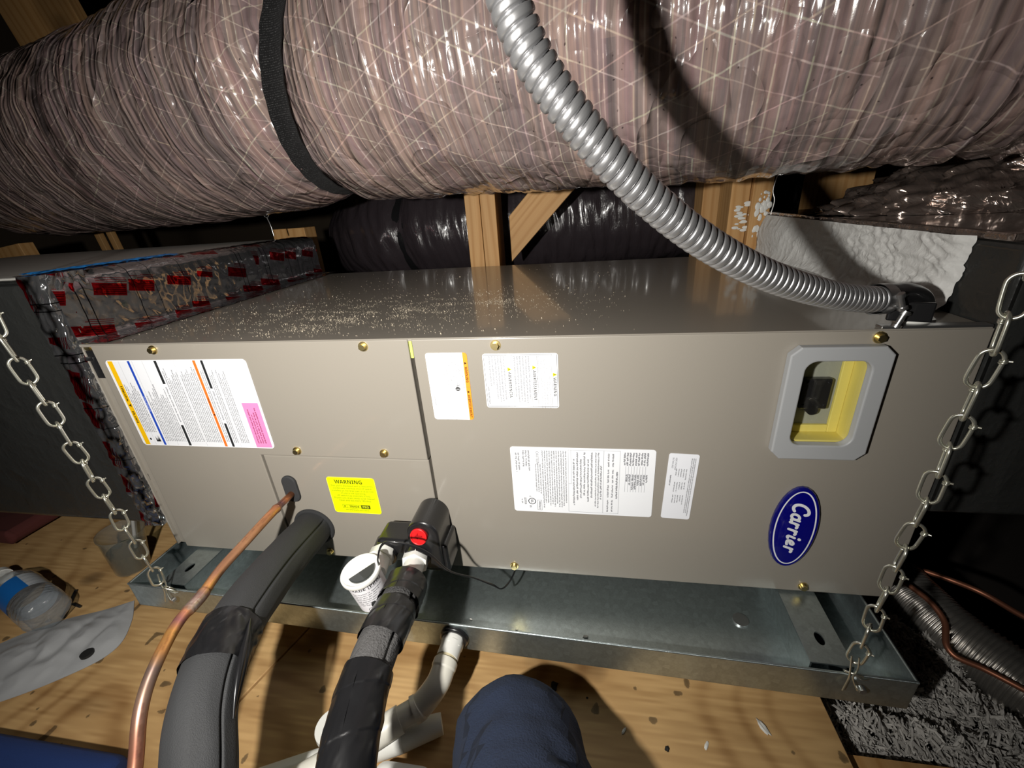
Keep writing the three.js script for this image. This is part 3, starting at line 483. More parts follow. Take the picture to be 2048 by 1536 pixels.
// ------------------------------------------------------------------ plenums
const foilPrint = canvasTex(1024, 1024, (x, W, Hh) => {
  x.fillStyle = '#a9aaad'; x.fillRect(0, 0, W, Hh);
  for (let k = 0; k < 60; k++) { x.fillStyle = `rgba(${120 + 60 * rnd() | 0},${120 + 50 * rnd() | 0},${124 + 50 * rnd() | 0},0.25)`; x.fillRect(rr(0, W), rr(0, Hh), rr(10, 120), rr(4, 40)); }
  for (let r = 0; r < 7; r++) for (let c = 0; c < 6; c++) {
    x.save(); x.translate((c + 0.5 + (r % 2) * 0.5 + rr(-0.2, 0.2)) * W / 6, (r + 0.5 + rr(-0.2, 0.2)) * Hh / 7); x.transform(1, 0.22, -0.35, 1, 0, 0); const w = rr(70, 150), h = rr(22, 50);
    x.fillStyle = '#a3121c'; x.fillRect(-w / 2, -h / 2, w, h); x.fillStyle = 'rgba(70,4,10,0.75)'; for (let q = -h / 2 + 5; q < h / 2 - 3; q += 8) x.fillRect(-w / 2 + 4, q, w * rr(0.6, 0.9), 3);
    x.fillStyle = '#8d0f18'; for (let q = 0; q < 3; q++) x.fillRect(-w / 2, h / 2 + 6 + q * 7, w * rr(0.5, 0.95), 2.4); x.restore();
  }
  x.fillStyle = '#232325'; for (let k = 0; k < 7; k++) x.fillRect(rr(0, W), 0, rr(2, 5), Hh);
});
const printed = P({ map: foilPrint, metalness: 0.92, roughness: 0.07, bumpMap: rep(crinkle, 0.5, 0.9), bumpScale: 0.0014 });
function strip(profile, axis, a0, a1, n, wob, uvs) {      // a bent sheet: profile points swept straight along an axis, crumpled a little, with thickness
  const c = new THREE.CatmullRomCurve3(profile.map((p) => V(p[0], p[1], 0)), false, 'catmullrom', 0.1), m = 40, pos = [], uv = [], idx = [], Ln = c.getLength();
  for (let i = 0; i <= n; i++) for (let j = 0; j <= m; j++) {
    const s = a0 + (a1 - a0) * i / n, p = c.getPointAt(j / m), T = c.getTangentAt(j / m), k = wob * (1 - Math.abs(n2(s * 26, j * 0.11)) * 2 + 0.6 * n2(s * 70, j * 0.3));
    const u = p.x - T.y * k, v = p.y + T.x * k; pos.push(...(axis === 'z' ? [u, v, s] : [u, s, v])); uv.push(s * uvs, j / m * Ln * uvs);
  }
  for (let i = 0; i < n; i++) for (let j = 0; j < m; j++) { const a = i * (m + 1) + j, b = a + m + 1; idx.push(a, b, a + 1, b, b + 1, a + 1); }
  const g = new THREE.BufferGeometry(); g.setAttribute('position', new THREE.Float32BufferAttribute(pos, 3)); g.setAttribute('uv', new THREE.Float32BufferAttribute(uv, 2)); g.setIndex(idx); g.computeVertexNormals(); return g;
}
printed.side = THREE.DoubleSide;
{
  const p = thing('foil_plenum', 'foil-faced duct board plenum with red printed tape joined to the cabinet', 'plenum', [0, 0, 0]);
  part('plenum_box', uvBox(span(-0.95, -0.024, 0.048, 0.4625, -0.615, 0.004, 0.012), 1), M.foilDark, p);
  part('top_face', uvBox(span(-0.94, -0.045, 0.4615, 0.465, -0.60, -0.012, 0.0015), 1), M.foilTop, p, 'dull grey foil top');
  part('printed_tape', strip([[-0.075, 0.467], [-0.04, 0.4665], [-0.024, 0.459], [-0.0195, 0.44], [-0.0195, 0.385], [-0.016, 0.3745], [0.0, 0.3732], [0.026, 0.3728]], 'z', -0.618, -0.002, 160, 0.0007, 2.6), printed, p, 'shiny foil tape with red print along the cabinet top');
  part('printed_tape', strip([[-0.0215, -0.05], [-0.0205, -0.01], [-0.0225, 0.004], [-0.034, 0.0085], [-0.048, 0.0078], [-0.056, 0.007]], 'y', 0.05, 0.468, 140, 0.0016, 2.6), printed, p, 'crumpled foil tape down the front corner');
  const bl = strip([[-0.082, 0.4690], [-0.07, 0.4688], [-0.052, 0.4686]], 'z', -0.24, -0.015, 40, 0.0009, 4);
  part('blue_film', bl, P({ color: lin(0.02, 0.22, 0.62), roughness: 0.35, side: THREE.DoubleSide }), p, 'strip of blue film on the top edge');
  part('hanger_hook', merge([tube([[-0.125, 0.52, -0.6], [-0.119, 0.50, -0.598], [-0.117, 0.474, -0.597]], 0.0018, 16, 6), new THREE.TorusGeometry(0.007, 0.0015, 6, 16).translate(-0.125, 0.527, -0.6)]), M.steel, p);
}
{
  const p = thing('foil_plenum', 'dark foil plenum at the window end, its joint coated with white sealer', 'plenum', [0, 0, 0]);
  part('plenum_box', uvBox(span(1.0865, 1.85, 0.142, 0.4495, -0.62, 0.001, 0.008), 1), M.foilDark, p);
  part('top_ledge', uvBox(span(1.087, 1.85, 0.4485, 0.4575, -0.62, -0.02, 0.003), 1), M.foilBrown, p, 'brown foil ledge on top');
  // sealer coat: thick brushed white sheet on the face above the cabinet
  const pos = [], uv = [], idx = [], N = 110, K = 30;
  for (let i = 0; i <= N; i++) for (let j = 0; j <= K; j++) {
    const v = j / K, z0 = -0.615, z1 = -0.068 + 0.008 * n2(v * 2.2, 3) + 0.0022 * n2(v * 9, 8) + 0.012 * v, z = z0 + (z1 - z0) * i / N, y = 0.3712 + v * 0.0795;
    const e = Math.min(1, Math.min(i, N - i, 2 + j) / 3), swirl = 0.0045 * Math.pow(1 - Math.abs(n2(z * 26 + n2(z * 9, y * 14) * 1.5, y * 44)), 2) * smooth(-0.42, -0.25, z) + 0.0008 * n2(z * 140, y * 140), bulge = 0.012 * smooth(-0.38, -0.52, z) * Math.sin(v * Math.PI), dip = -0.007 * Math.exp(-(((z + 0.34) / 0.05) ** 2)) * (1 - v);
    const foot = Math.pow(1 - v, 6) * 0.016;
    pos.push(1.0858 - (0.0016 + swirl + bulge + dip + 0.004) * e - foot, y + (v > 0.97 ? 0.001 : 0), z); uv.push(z, y);
  }
  for (let i = 0; i < N; i++) for (let j = 0; j < K; j++) { const a = i * (K + 1) + j, b = a + K + 1; idx.push(a, b, a + 1, b, b + 1, a + 1); }
  const g = new THREE.BufferGeometry(); g.setAttribute('position', new THREE.Float32BufferAttribute(pos, 3)); g.setAttribute('uv', new THREE.Float32BufferAttribute(uv, 2)); g.setIndex(idx); g.computeVertexNormals();
  const ms = M.mastic; ms.side = THREE.DoubleSide; part('sealer_coat', g, ms, p, 'thick brushed white sealer');
  part('hanger_wire', tube([[1.09, 0.53, -0.60], [1.086, 0.50, -0.6], [1.091, 0.48, -0.597], [1.087, 0.452, -0.595]], 0.0015, 24, 6), M.steel, p);
}
single('foil_takeoff', (() => {
  const g = new THREE.SphereGeometry(1, 220, 110), p = g.attributes.position, uv = g.attributes.uv;
  for (let i = 0; i < p.count; i++) {
    const x = p.getX(i), y = p.getY(i), z = p.getZ(i), k = 1 + 0.035 * Math.abs(n3(x * 4, y * 4, z * 4)) * 2 + 0.02 * n3(x * 11, y * 11, z * 11) - 0.03 * Math.pow(1 - Math.abs(n3(x * 6 + 3, y * 6, z * 6)), 6), yy = y * 0.125 * k;
    p.setXYZ(i, 1.53 + x * 0.43 * k, Math.max(0.4575, 0.452 + yy + 0.03 * x), -0.40 + z * 0.2 * k); uv.setXY(i, 1.53 + x * 0.43 + z * 0.1, y * 0.2 + z * 0.2);
  }
  g.computeVertexNormals(); return g;
})(), M.foilBrown, 'crinkled brown foil boot on top of the window-end plenum', 'duct boot');

// ------------------------------------------------------------------ flexible ducts
{
  const cx = (x) => V(x, 0.738 - 0.048 * Math.max(x, -0.3) * (Math.max(x, -0.3) - 0.7) + 0.075 * smooth(0.8, 1.7, x), -0.497 + 0.166 * x / 0.7);
  const pts = []; for (let x = -1.0; x <= 2.01; x += 0.2) pts.push(cx(x));
  const curve = curveOf(pts), Len = curve.getLength(), SS = 0.263;              // the strap sits at x = SS
  const sOf = (x) => { let lo = 0, hi = 1; for (let i = 0; i < 40; i++) { const m = (lo + hi) / 2; if (curve.getPointAt(m).x < x) lo = m; else hi = m; } return lo * Len; };
  const s0 = sOf(SS), sR = sOf(1.0);
  const radius = (s, a) => {
    const ca = Math.cos(a), sa = Math.sin(a), ds = s - s0 - 0.065 * ca;
    const waist = 0.14 * Math.exp(-((ds / 0.055) ** 2)), right = smooth(0, 0.35, s - sR);
    const n = n3(s * 9, ca * 1.1, sa * 1.1), m = n3(s * 22 + ca * 0.6, ca * 0.9 + 5, sa * 0.9), q = n3(s * 48, ca * 2.2, sa * 2.2 + 9), e = n3(s * 5, ca * 3 + 3, sa * 3);
    const ring = Math.pow(Math.abs(Math.cos(Math.PI * s / 0.041)), 5) * 0.0016;
    const pucker = Math.exp(-Math.abs(ds) / 0.07) * 0.005 * Math.abs(Math.sin(a * 9 + 2 * n3(s * 12, ca, sa)));
    return 0.211 * (1 - waist) + 0.0035 * n + (0.0012 + 0.0118 * right) * (1 - 2 * Math.abs(m)) + (0.0006 + 0.0044 * right) * (1 - 2 * Math.abs(q)) + 0.0025 * e + ring - pucker - 0.003;
  };
  const d = thing('flexible_duct', 'large mauve film-jacketed flexible duct slung above the cabinet', 'duct', [0, 0, 0]);
  part('jacket', sweep(curve, radius, 1100, 300, [1 / 1.2, 1]), M.jacket, d);
  const band = thing('hanging_strap', 'black woven strap cinched around the large mauve duct', 'strap', [0, 0, 0]);
  { // woven band following the cinched duct
    const pos = [], idx = [], uv = [], N = 160, W = 8, w = 0.047, th = 0.0016; 
    for (const out of [1, 0]) for (let i = 0; i <= N; i++) for (let j = 0; j <= W; j++) {
      const a = 2 * Math.PI * i / N, s = s0 + 0.065 * Math.cos(a) + w * (j / W - 0.5), f = frameAt(curve, s / Len), r = 0.211 * (1 - 0.14 * Math.exp(-(((s - s0 - 0.065 * Math.cos(a)) / 0.055) ** 2))) + 0.001 + out * th + 0.0008 * Math.sin(a * 31);
      const p = f.c.clone().addScaledVector(f.up, Math.cos(a) * r).addScaledVector(f.side, Math.sin(a) * r); pos.push(p.x, p.y, p.z); uv.push(j / W, a * 1.1);
    }
    const o = (N + 1) * (W + 1);
    for (let i = 0; i < N; i++) { for (let j = 0; j < W; j++) { const a = i * (W + 1) + j, b = a + W + 1; idx.push(a, a + 1, b, b, a + 1, b + 1, o + a, o + b, o + a + 1, o + b, o + b + 1, o + a + 1); } for (const j of [0, W]) { const a = i * (W + 1) + j, b = a + W + 1; idx.push(a, b, o + a, b, o + b, o + a); } }
    const g = new THREE.BufferGeometry(); g.setAttribute('position', new THREE.Float32BufferAttribute(pos, 3)); g.setAttribute('uv', new THREE.Float32BufferAttribute(uv, 2)); g.setIndex(idx); g.computeVertexNormals(); part('band', g, M.webbing, band);
    const f = frameAt(curve, s0 / Len); part('tail', span(-0.023, 0.023, 0, 0.9, -0.001, 0.001).translate(f.c.x + 0.065, f.c.y + 0.17, f.c.z), M.webbing, band);
  }
  // the dark duct behind the studs
  const c2 = curveOf([[-0.2, 0.38, -1.6], [-0.14, 0.40, -1.25], [0.0, 0.43, -1.03], [0.2, 0.45, -0.965], [0.7, 0.47, -0.98], [1.05, 0.49, -1.03], [1.25, 0.51, -1.25], [1.3, 0.53, -1.7]]), L2 = c2.getLength();
  let BAND = 0.6; for (let q = 0; q < 1; q += 0.002) if (c2.getPointAt(q).x < 0.165) BAND = q * L2;
  const b2 = (s) => Math.exp(-(((s - BAND) / 0.03) ** 2));
  const r2 = (s, a) => 0.17 - 0.016 * b2(s) + 0.003 * (1 - 2 * Math.abs(n3(s * 30, Math.cos(a), Math.sin(a)))) + 0.002 * n3(s * 12, Math.cos(a) * 2, Math.sin(a) * 2) + 0.0012 * Math.pow(Math.abs(Math.cos(Math.PI * s / 0.035)), 4);
  const d2 = thing('flexible_duct', 'black-looking flexible duct running behind the pine studs', 'duct', [0, 0, 0]);
  part('jacket', sweep(c2, r2, 420, 120, [1, 1]), M.jacketDark, d2);
  part('tape_band', sweep(c2, (s, a) => 0.1565 + 0.0008 * n3(s * 40, Math.cos(a) * 4, Math.sin(a) * 4), 10, 90, [1, 1], (BAND - 0.03) / L2, (BAND + 0.03) / L2), M.tape, d2);
  // bright corrugated duct and loose copper tubes at the dark end
  const c3 = curveOf([[1.235, -0.150, -0.175], [1.25, -0.150, -0.083], [1.275, -0.152, -0.035], [1.31, -0.155, 0.03], [1.38, -0.16, 0.12]]);
  single('corrugated_duct', sweep(c3, (s, a) => 0.042 + 0.0016 * Math.cos((s / 0.0062) * 2 * Math.PI + a) + 0.001 * n3(s * 20, Math.cos(a) * 2, Math.sin(a) * 2), 520, 60), S({ color: lin(0.5, 0.48, 0.45), metalness: 0.85, roughness: 0.3 }), 'small silver corrugated duct lying below the pan end', 'duct');
  const copperOld = S({ color: lin(0.42, 0.17, 0.10), metalness: 0.7, roughness: 0.42 });
  single('copper_tube', tube([[1.265, -0.127, -0.186], [1.301, -0.123, -0.159], [1.324, -0.118, -0.132], [1.364, -0.13, -0.099], [1.45, -0.14, -0.03]], 0.0045, 60, 10), copperOld, 'thin dull copper tube passing straight over the corrugated duct', 'pipe');
  single('copper_tube', tube([[1.19, -0.10, -0.15], [1.21, -0.098, -0.109], [1.217, -0.098, -0.087], [1.220, -0.105, -0.061], [1.206, -0.118, -0.029], [1.209, -0.122, -0.018], [1.233, -0.122, -0.002], [1.261, -0.121, 0.024], [1.34, -0.125, 0.09]], 0.0042, 90, 10), copperOld, 'thin copper tube with two bends beside the corrugated duct', 'pipe');
}

// ------------------------------------------------------------------ flexible conduit and its elbow on the cabinet top
{
  const c = thing('flexible_conduit', 'ribbed metal flexible conduit swooping down to the cabinet top', 'conduit', [0, 0, 0]);
  const cur = curveOf([[0.50, 1.96, 0.22], [0.52, 1.4, 0.2], [0.56, 1.0, 0.18], [0.597, 0.80, 0.165], [0.622, 0.70, 0.158], [0.639, 0.631, 0.15], [0.652, 0.600, 0.145], [0.682, 0.5605, 0.137], [0.721, 0.521, 0.124], [0.774, 0.480, 0.101], [0.839, 0.444, 0.067], [0.910, 0.4165, 0.028], [0.955, 0.4045, 0.003], [0.985, 0.3995, -0.012]]);
  const prof = (f) => { const g = Math.abs(2 * f - 1); return 1 - 0.25 * Math.pow(g, 6) - 0.03 * g; };
  const Ln = cur.getLength();
  part('sleeve', sweep(cur, (s, a) => { let f = s / 0.0074 + a / (2 * Math.PI); f -= Math.floor(f); return 0.01335 * prof(f) * (s > Ln - 0.008 ? 0.97 : 1); }, 3400, 32), M.conduit, c);
  const e = thing('conduit_elbow', 'black conduit elbow with silver clamp screws on the cabinet top', 'fitting', [1.012, H, -0.022]);
  const dir = V(0.03, -0.004, -0.016).normalize();
  const bodyC = curveOf([V(-0.034, 0.0295, 0.013), V(-0.015, 0.0285, 0.004), V(0.004, 0.027, -0.004), V(0.018, 0.02, -0.009), V(0.021, 0.008, -0.010)]);
  part('elbow_body', merge([sweep(bodyC, (s, a, t) => 0.0148 - 0.0015 * t, 40, 28), new THREE.SphereGeometry(0.0133, 20, 14).translate(0.021, 0.008, -0.010).scale(1, 1, 1)]), M.blackPlastic, e);
  part('cover_plate', box(0.036, 0.020, 0.005, 0.004, 0.016, 0.013, 0.002).rotateY(-0.35), M.blackPlastic, e);
  part('lock_ring', cyl(0.018, 0.018, 0.004, 8).translate(0.02, 0.002, -0.010), M.steel, e);
  part('clamp', sweep(curveOf([V(-0.036, 0.0295, 0.0135), V(-0.03, 0.029, 0.011), V(-0.024, 0.0287, 0.008)]), () => 0.0156, 6, 28), M.steel, e, 'silver clamp');
  for (const [x, y, z, q] of [[-0.018, 0.028, 0.024, 0.4], [-0.014, 0.010, 0.023, -0.3]]) part('clamp_screw', merge([cyl(0.0028, 0.0028, 0.014, 12), cyl(0.0042, 0.0042, 0.004, 12).translate(0, 0.008, 0), cyl(0.0045, 0.0045, 0.003, 6).translate(0, -0.006, 0)]).rotateZ(q).translate(x, y, z), M.steel, e);
  part('putty', new THREE.IcosahedronGeometry(0.008, 3).scale(1.6, 0.5, 0.8).translate(0.012, 0.003, 0.006), M.white, e, 'dab of white sealer');
}

// ------------------------------------------------------------------ refrigerant lines
{
  const cp = [[0.2435, 0.1275, -0.02], [0.2437, 0.1275, 0.003], [0.2497, 0.1341, 0.0514], [0.2427, 0.1256, 0.1007], [0.2397, 0.1208, 0.1421], [0.2492, 0.1220, 0.1819], [0.2565, 0.1271, 0.2138], [0.2674, 0.1263, 0.2453], [0.2728, 0.1149, 0.2715], [0.2791, 0.1028, 0.2901], [0.2892, 0.0744, 0.3161], [0.30, 0.05, 0.345], [0.32, -0.03, 0.40], [0.33, -0.104, 0.44]];
  const cur = curveOf(cp), Ln = cur.getLength();
  const cop = canvasTex(1024, 64, (x, W, Hh) => {          // heat-tinted copper: bands along the tube
    const g = x.createLinearGradient(0, 0, W, 0);
    for (const [t, c] of [[0, '#6a4a3a'], [0.06, '#8a5a40'], [0.09, '#d78a5a'], [0.12, '#7d5a5c'], [0.15, '#c98a5e'], [0.27, '#d9a078'], [0.38, '#c08a6c'], [0.42, '#e6a566'], [0.45, '#a88478'], [0.49, '#b89a8c'], [0.505, '#e09870'], [0.53, '#b97a78'], [0.56, '#e6a860'], [0.60, '#d89a60'], [0.63, '#8d766c'], [0.68, '#a98a78'], [0.75, '#b07c66'], [0.85, '#b9745c'], [1, '#a8624c']]) g.addColorStop(t * 0.78, c);
    x.fillStyle = g; x.fillRect(0, 0, W, Hh);
    for (let k = 0; k < 700; k++) { x.fillStyle = `rgba(${60 + 60 * rnd() | 0},${36 + 40 * rnd() | 0},${30 + 30 * rnd() | 0},${rr(0.03, 0.16)})`; x.fillRect(rr(0, W), rr(0, Hh), rr(2, 16), rr(1, 5)); }
    for (let k = 0; k < 60; k++) { x.fillStyle = `rgba(206,192,180,${rr(0.1, 0.4)})`; x.fillRect(rr(0.345, 0.39) * W, rr(0, Hh), rr(4, 12), rr(2, 9)); }
  });
  const joint = (s, c, w) => Math.exp(-(((s - c) / w) ** 2));
  const l = thing('copper_line', 'bare copper refrigerant line with heat-tinted brazed joints', 'pipe', [0, 0, 0]);
  part('tube', sweep(cur, (s) => 0.0049 + 0.0010 * smooth(0.06, 0.064, s) + 0.0009 * joint(s, 0.062, 0.004) + 0.0010 * (smooth(0.196, 0.198, s) - smooth(0.222, 0.224, s)) + 0.0008 * joint(s, 0.2255, 0.0025), 420, 22, [1 / Ln, 1]), S({ map: cop, metalness: 0.72, roughness: 0.36 }), l);
}
{
  const cur = curveOf([[0.262, 0.062, -0.012], [0.2635, 0.064, 0.012], [0.275, 0.079, 0.06], [0.286, 0.093, 0.115], [0.2985, 0.104, 0.168], [0.31, 0.1085, 0.217], [0.3225, 0.106, 0.254], [0.3365, 0.096, 0.284], [0.3535, 0.078, 0.312], [0.375, 0.03, 0.36], [0.395, -0.05, 0.43], [0.41, -0.100, 0.46]]), Ln = cur.getLength();
  const l = thing('suction_line', 'thick black foam-insulated refrigerant line with a taped band', 'pipe', [0, 0, 0]);
  const r = 0.0288, at = (s) => s / Ln;
  part('foam_sleeve', sweep(cur, (s, a) => r + 0.0006 * n3(s * 14, Math.cos(a) * 1.5, Math.sin(a) * 1.5) - 0.0035 * Math.exp(-(((a - 0.95) / 0.04) ** 2)) * smooth(0.0, 0.03, s), 300, 180, [1, 0.2]), M.foam, l);
  part('tape_wrap', sweep(cur, (s, a) => r + 0.0014 + 0.0012 * Math.abs(n3(s * 26, Math.cos(a) * 1.6 + s * 16, Math.sin(a) * 1.6)) + 0.0012 * Math.pow(Math.max(0, n3(s * 60 + a * 2, Math.cos(a) * 1.5, Math.sin(a) * 1.5)), 2), 90, 110, [1, 0.2], at(0.225), at(0.272)), M.tape, l, 'glossy black tape band');
  const f = (t, a, q) => { const F = frameAt(cur, t); return F.c.clone().addScaledVector(F.up, Math.cos(a) * q).addScaledVector(F.side, Math.sin(a) * q); };
  const flap = []; for (const [t, a, q] of [[at(0.232), 1.0, 0.030], [at(0.25), 1.15, 0.033], [at(0.272), 1.25, 0.034], [at(0.30), 1.3, 0.033], [at(0.325), 1.3, 0.030]]) flap.push(f(t, a, q));
  part('tape_flap', (() => { const c = new THREE.CatmullRomCurve3(flap), g = sweep(c, (s, a, t) => 0.001 + 0.007 * Math.sin(Math.PI * t) * Math.pow(Math.abs(Math.cos(a)), 2) , 40, 24, [1, 0.1]); return g; })(), M.tape, l, 'loose flap of black tape');
}

// ------------------------------------------------------------------ condensate trap, float switch, insulated drain
{
  const t = thing('drain_trap', 'black plastic condensate trap with a red plug on the cabinet front', 'drain trap', [0.463, 0.03, 0]);
  const X = -0.463, Y = -0.03;
  const col = new THREE.Shape(); col.absarc(0, 0.06, 0.0225, 0, Math.PI); col.lineTo(-0.0225, 0.0); col.lineTo(0.0225, 0.0);
  part('trap_body', merge([extrude(col, 0.053, 0.003, 3).translate(0.006, 0.018, -0.002), box(0.054, 0.050, 0.045, 0.008, 0.030, 0.022, 0.005)]), M.blackPlastic, t);
  part('cross_arm', merge([new RoundedBoxGeometry(0.062, 0.026, 0.044, 3, 0.008).translate(-0.035, 0.052, 0.03), box(0.075, 0.016, 0.012, -0.02, 0.02, 0.012, 0.003)]), M.blackPlastic, t);
  for (const x of [-0.055, -0.007]) part('socket', rod(V(x, 0.045, 0.035), V(x + 0.001, 0.042, 0.058), 0.019, 0.0185), M.blackPlastic, t);
  const plug = part('red_plug', merge([cyl(0.0118, 0.0122, 0.005, 32).rotateX(Math.PI / 2), new THREE.TorusGeometry(0.0108, 0.0012, 8, 32).translate(0, 0, 0.0026)]), M.red, t, 'round red plug'); plug.position.set(0.002, 0.0785, 0.0525); plug.rotation.x = -0.25;
  part('arrow', extrude(new THREE.Shape([[-0.005, 0.0008], [-0.0005, 0.0058], [-0.0005, 0.0022], [0.0055, 0.0022], [0.0055, 0.0004], [-0.0005, -0.001], [-0.001, -0.003]].map((p) => new THREE.Vector2(...p))), 0.0012).translate(0, 0, 0.0026), S({ color: lin(0.35, 0.004, 0.006), roughness: 0.4 }), plug);
  const hexA = rod(V(-0.0065, 0.042, 0.056), V(-0.005, 0.0425, 0.068), 0.0185, 0.0185, 6), capA = rod(V(-0.005, 0.0425, 0.066), V(-0.001, 0.046, 0.098), 0.0138, 0.0138, 24);
  part('hex_adapter', merge([hexA, capA]), M.white, t, 'white hexagonal pipe adapter');
  part('hex_adapter', merge([rod(V(-0.0545, 0.0475, 0.056), V(-0.0535, 0.0475, 0.068), 0.0175, 0.0175, 6), rod(V(-0.0535, 0.0475, 0.064), V(-0.0505, 0.046, 0.088), 0.0135, 0.0135, 24)]), M.white, t, 'white hexagonal adapter');
}
{
  const f = thing('float_switch', 'white cup-shaped overflow switch with printed label and black cap insert', 'float switch', [0.4165, 0.052, 0.108]); f.rotation.set(0.12, 0, 0.10);
  const lab = canvasTex(1024, 512, (x, W, Hh) => {
    x.fillStyle = '#ecebf0'; x.fillRect(0, 0, W, Hh); x.fillStyle = '#2a2a2e'; const words = (px, py, len, h) => { let a = px; while (a < px + len) { const l = rr(h, h * 3); for (let q = 0; q < l; q += h * 0.6) x.fillRect(a + q, py + rr(0, 2), h * 0.35, h * rr(0.6, 1)); a += l + h * 0.7; } };
    x.font = 'bold 54px sans-serif'; x.textBaseline = 'middle'; x.fillStyle = '#2a2a2e'; x.fillText('TRADE', 560, 60); x.strokeStyle = '#2a2a2e'; x.lineWidth = 6; x.strokeRect(748, 30, 136, 60); x.fillText('PRO', 760, 62);
    x.fillStyle = '#55565c'; for (let i = 0; i < 7; i++) words(575 + i * 3, 130 + i * 36, 290 - (i % 3) * 40, 18); x.lineWidth = 6; x.strokeStyle = '#3a3a40'; x.beginPath(); x.ellipse(690, 440, 34, 30, 0, 0, 7); x.stroke(); x.beginPath(); x.ellipse(815, 430, 44, 36, 0, 0, 7); x.stroke(); x.font = 'bold 40px sans-serif'; x.textAlign = 'center'; x.fillText('UL', 815, 432); words(600, 490, 260, 10);
  });
  const cup = [[0.0, 0.0], [0.0195, 0.0], [0.0205, 0.0015], [0.0222, 0.050], [0.0222, 0.0505]].map((p) => new THREE.Vector2(...p));
  const body = new THREE.LatheGeometry(cup, 48, 2.42); { const p = body.attributes.position, uv = body.attributes.uv; for (let i = 0; i < p.count; i++) uv.setXY(i, uv.getX(i), p.getY(i) / 0.052); }
  part('cup', body, P({ map: lab, roughness: 0.4, clearcoat: 0.2 }), f);
  part('rim', new THREE.LatheGeometry([[0.0, 0.050], [0.0238, 0.050], [0.0252, 0.0525], [0.0252, 0.0565], [0.0242, 0.0575], [0.0226, 0.0575], [0.0218, 0.0560], [0.0, 0.0560]].map((p) => new THREE.Vector2(...p)), 48), M.white, f);
  const half = new THREE.Shape(); half.absarc(0, 0, 0.0165, 0, Math.PI);
  const ins = part('cap_insert', extrude(half, 0.003, 0.0008, 2).rotateX(-Math.PI / 2), P({ color: lin(0.03, 0.034, 0.032), roughness: 0.25, clearcoat: 0.6 }), f, 'dark grey half-round cap insert'); ins.position.set(0.003, 0.0558, 0.002); ins.rotation.y = -2.35;
  part('float_port', new THREE.SphereGeometry(0.0052, 16, 12).scale(0.8, 1.3, 0.35).translate(0.0, 0, 0.0205).rotateY(0.62).translate(0, 0.014, 0), M.dark, f, 'dark float opening');
  part('spout', rod(V(0.012, 0.04, -0.008), V(0.0, 0.043, -0.03), 0.0115, 0.0115), M.white, f);
  const c = single('switch_cable', merge([0, 1].map((k) => tube([[0.432, 0.1095, 0.107], [0.437, 0.128, 0.112], [0.446, 0.1465 + k * 0.001, 0.108], [0.467, 0.147, 0.105], [0.4925, 0.1275 + k * 0.002, 0.098], [0.513, 0.081, 0.082], [0.537, 0.0465, 0.060], [0.557, 0.020 - k * 0.002, 0.045], [0.567, -0.004, 0.031], [0.576, -0.010, 0.008], [0.584, -0.008, -0.03]], 0.0011, 120, 7).translate(0.0008 * k, 0.0014 * k, 0.001 * k))), M.blackPlastic, 'thin twin black cable looping from the float switch under the cabinet', 'cable');
}
{
  const cur = curveOf([[0.457, 0.0725, 0.060], [0.461, 0.0755, 0.092], [0.4655, 0.082, 0.12], [0.469, 0.089, 0.148], [0.4715, 0.0965, 0.186], [0.473, 0.096, 0.222], [0.4775, 0.0925, 0.257], [0.4865, 0.0855, 0.298], [0.50, 0.065, 0.345], [0.52, 0.0, 0.42], [0.53, -0.06, 0.47], [0.535, -0.1, 0.49]]), Ln = cur.getLength(), at = (s) => s / Ln;
  const l = thing('insulated_drain', 'drain pipe wrapped in grey foam and bands of black tape', 'pipe', [0, 0, 0]);
  part('foam_sleeve', sweep(cur, (s, a) => 0.0222 + 0.0005 * n3(s * 40, Math.cos(a) * 3, Math.sin(a) * 3) - 0.003 * Math.exp(-(((a - 1.0) / 0.07) ** 2)), 240, 70, [1, 0.15], at(0.048), 1), M.foamGrey, l);
  for (const [a, b, k] of [[0.046, 0.086, 0.0032], [0.096, 0.138, 0.0022], [0.168, 0.34, 0.0022]]) part('tape_band', sweep(cur, (s, q) => 0.0222 + k + 0.0007 * Math.abs(n3(s * 24 + q * 0.4, Math.cos(q) * 1.4, Math.sin(q) * 1.4)) + 0.0012 * Math.pow(Math.max(0, n3(s * 40 + q, Math.cos(q) * 2, Math.sin(q) * 2)), 2) + 0.0005 * ((s / 0.038 + q / (2 * Math.PI)) % 1), Math.ceil((b - a) * 900), 80, [1, 0.15], at(a), at(b)), M.tape, l, 'black tape band');
}
// ------------------------------------------------------------------ pan drain in white plastic pipe
{
  const d = thing('pan_drain_pipe', 'white plastic drain pipe elbowing down from the pan front', 'pipe', [0, 0, 0]);
  const A = V(0.510, -0.0285, 0.092), B = V(0.507, -0.030, 0.133), Cc = V(0.503, -0.036, 0.152), Dd = V(0.484, -0.052, 0.172), F = V(0.40, -0.066, 0.232);
  part('adapter', merge([rod(A, A.clone().lerp(B, 0.42), 0.0158, 0.0158, 6), rod(A.clone().lerp(B, 0.3), A.clone().lerp(B, 0.78), 0.0148)]), M.white, d);
  part('primed_joint', rod(A.clone().lerp(B, 0.78), B, 0.0135), M.primer, d, 'amber glue band');
  part('elbow', sweep(curveOf([A.clone().lerp(B, 0.9), B, Cc, Dd, Dd.clone().lerp(F, 0.08)]), (s, a, t) => 0.0152 + 0.0009 * (t < 0.12 || t > 0.86 ? 1 : 0), 60, 28), M.pvc, d);
  part('coupling', rod(Dd.clone().lerp(F, 0.24), Dd.clone().lerp(F, 0.62), 0.0158), M.pvc, d);
  part('pipe', rod(Dd, V(0.33, -0.066, 0.282), 0.0133), M.pvc, d);
}
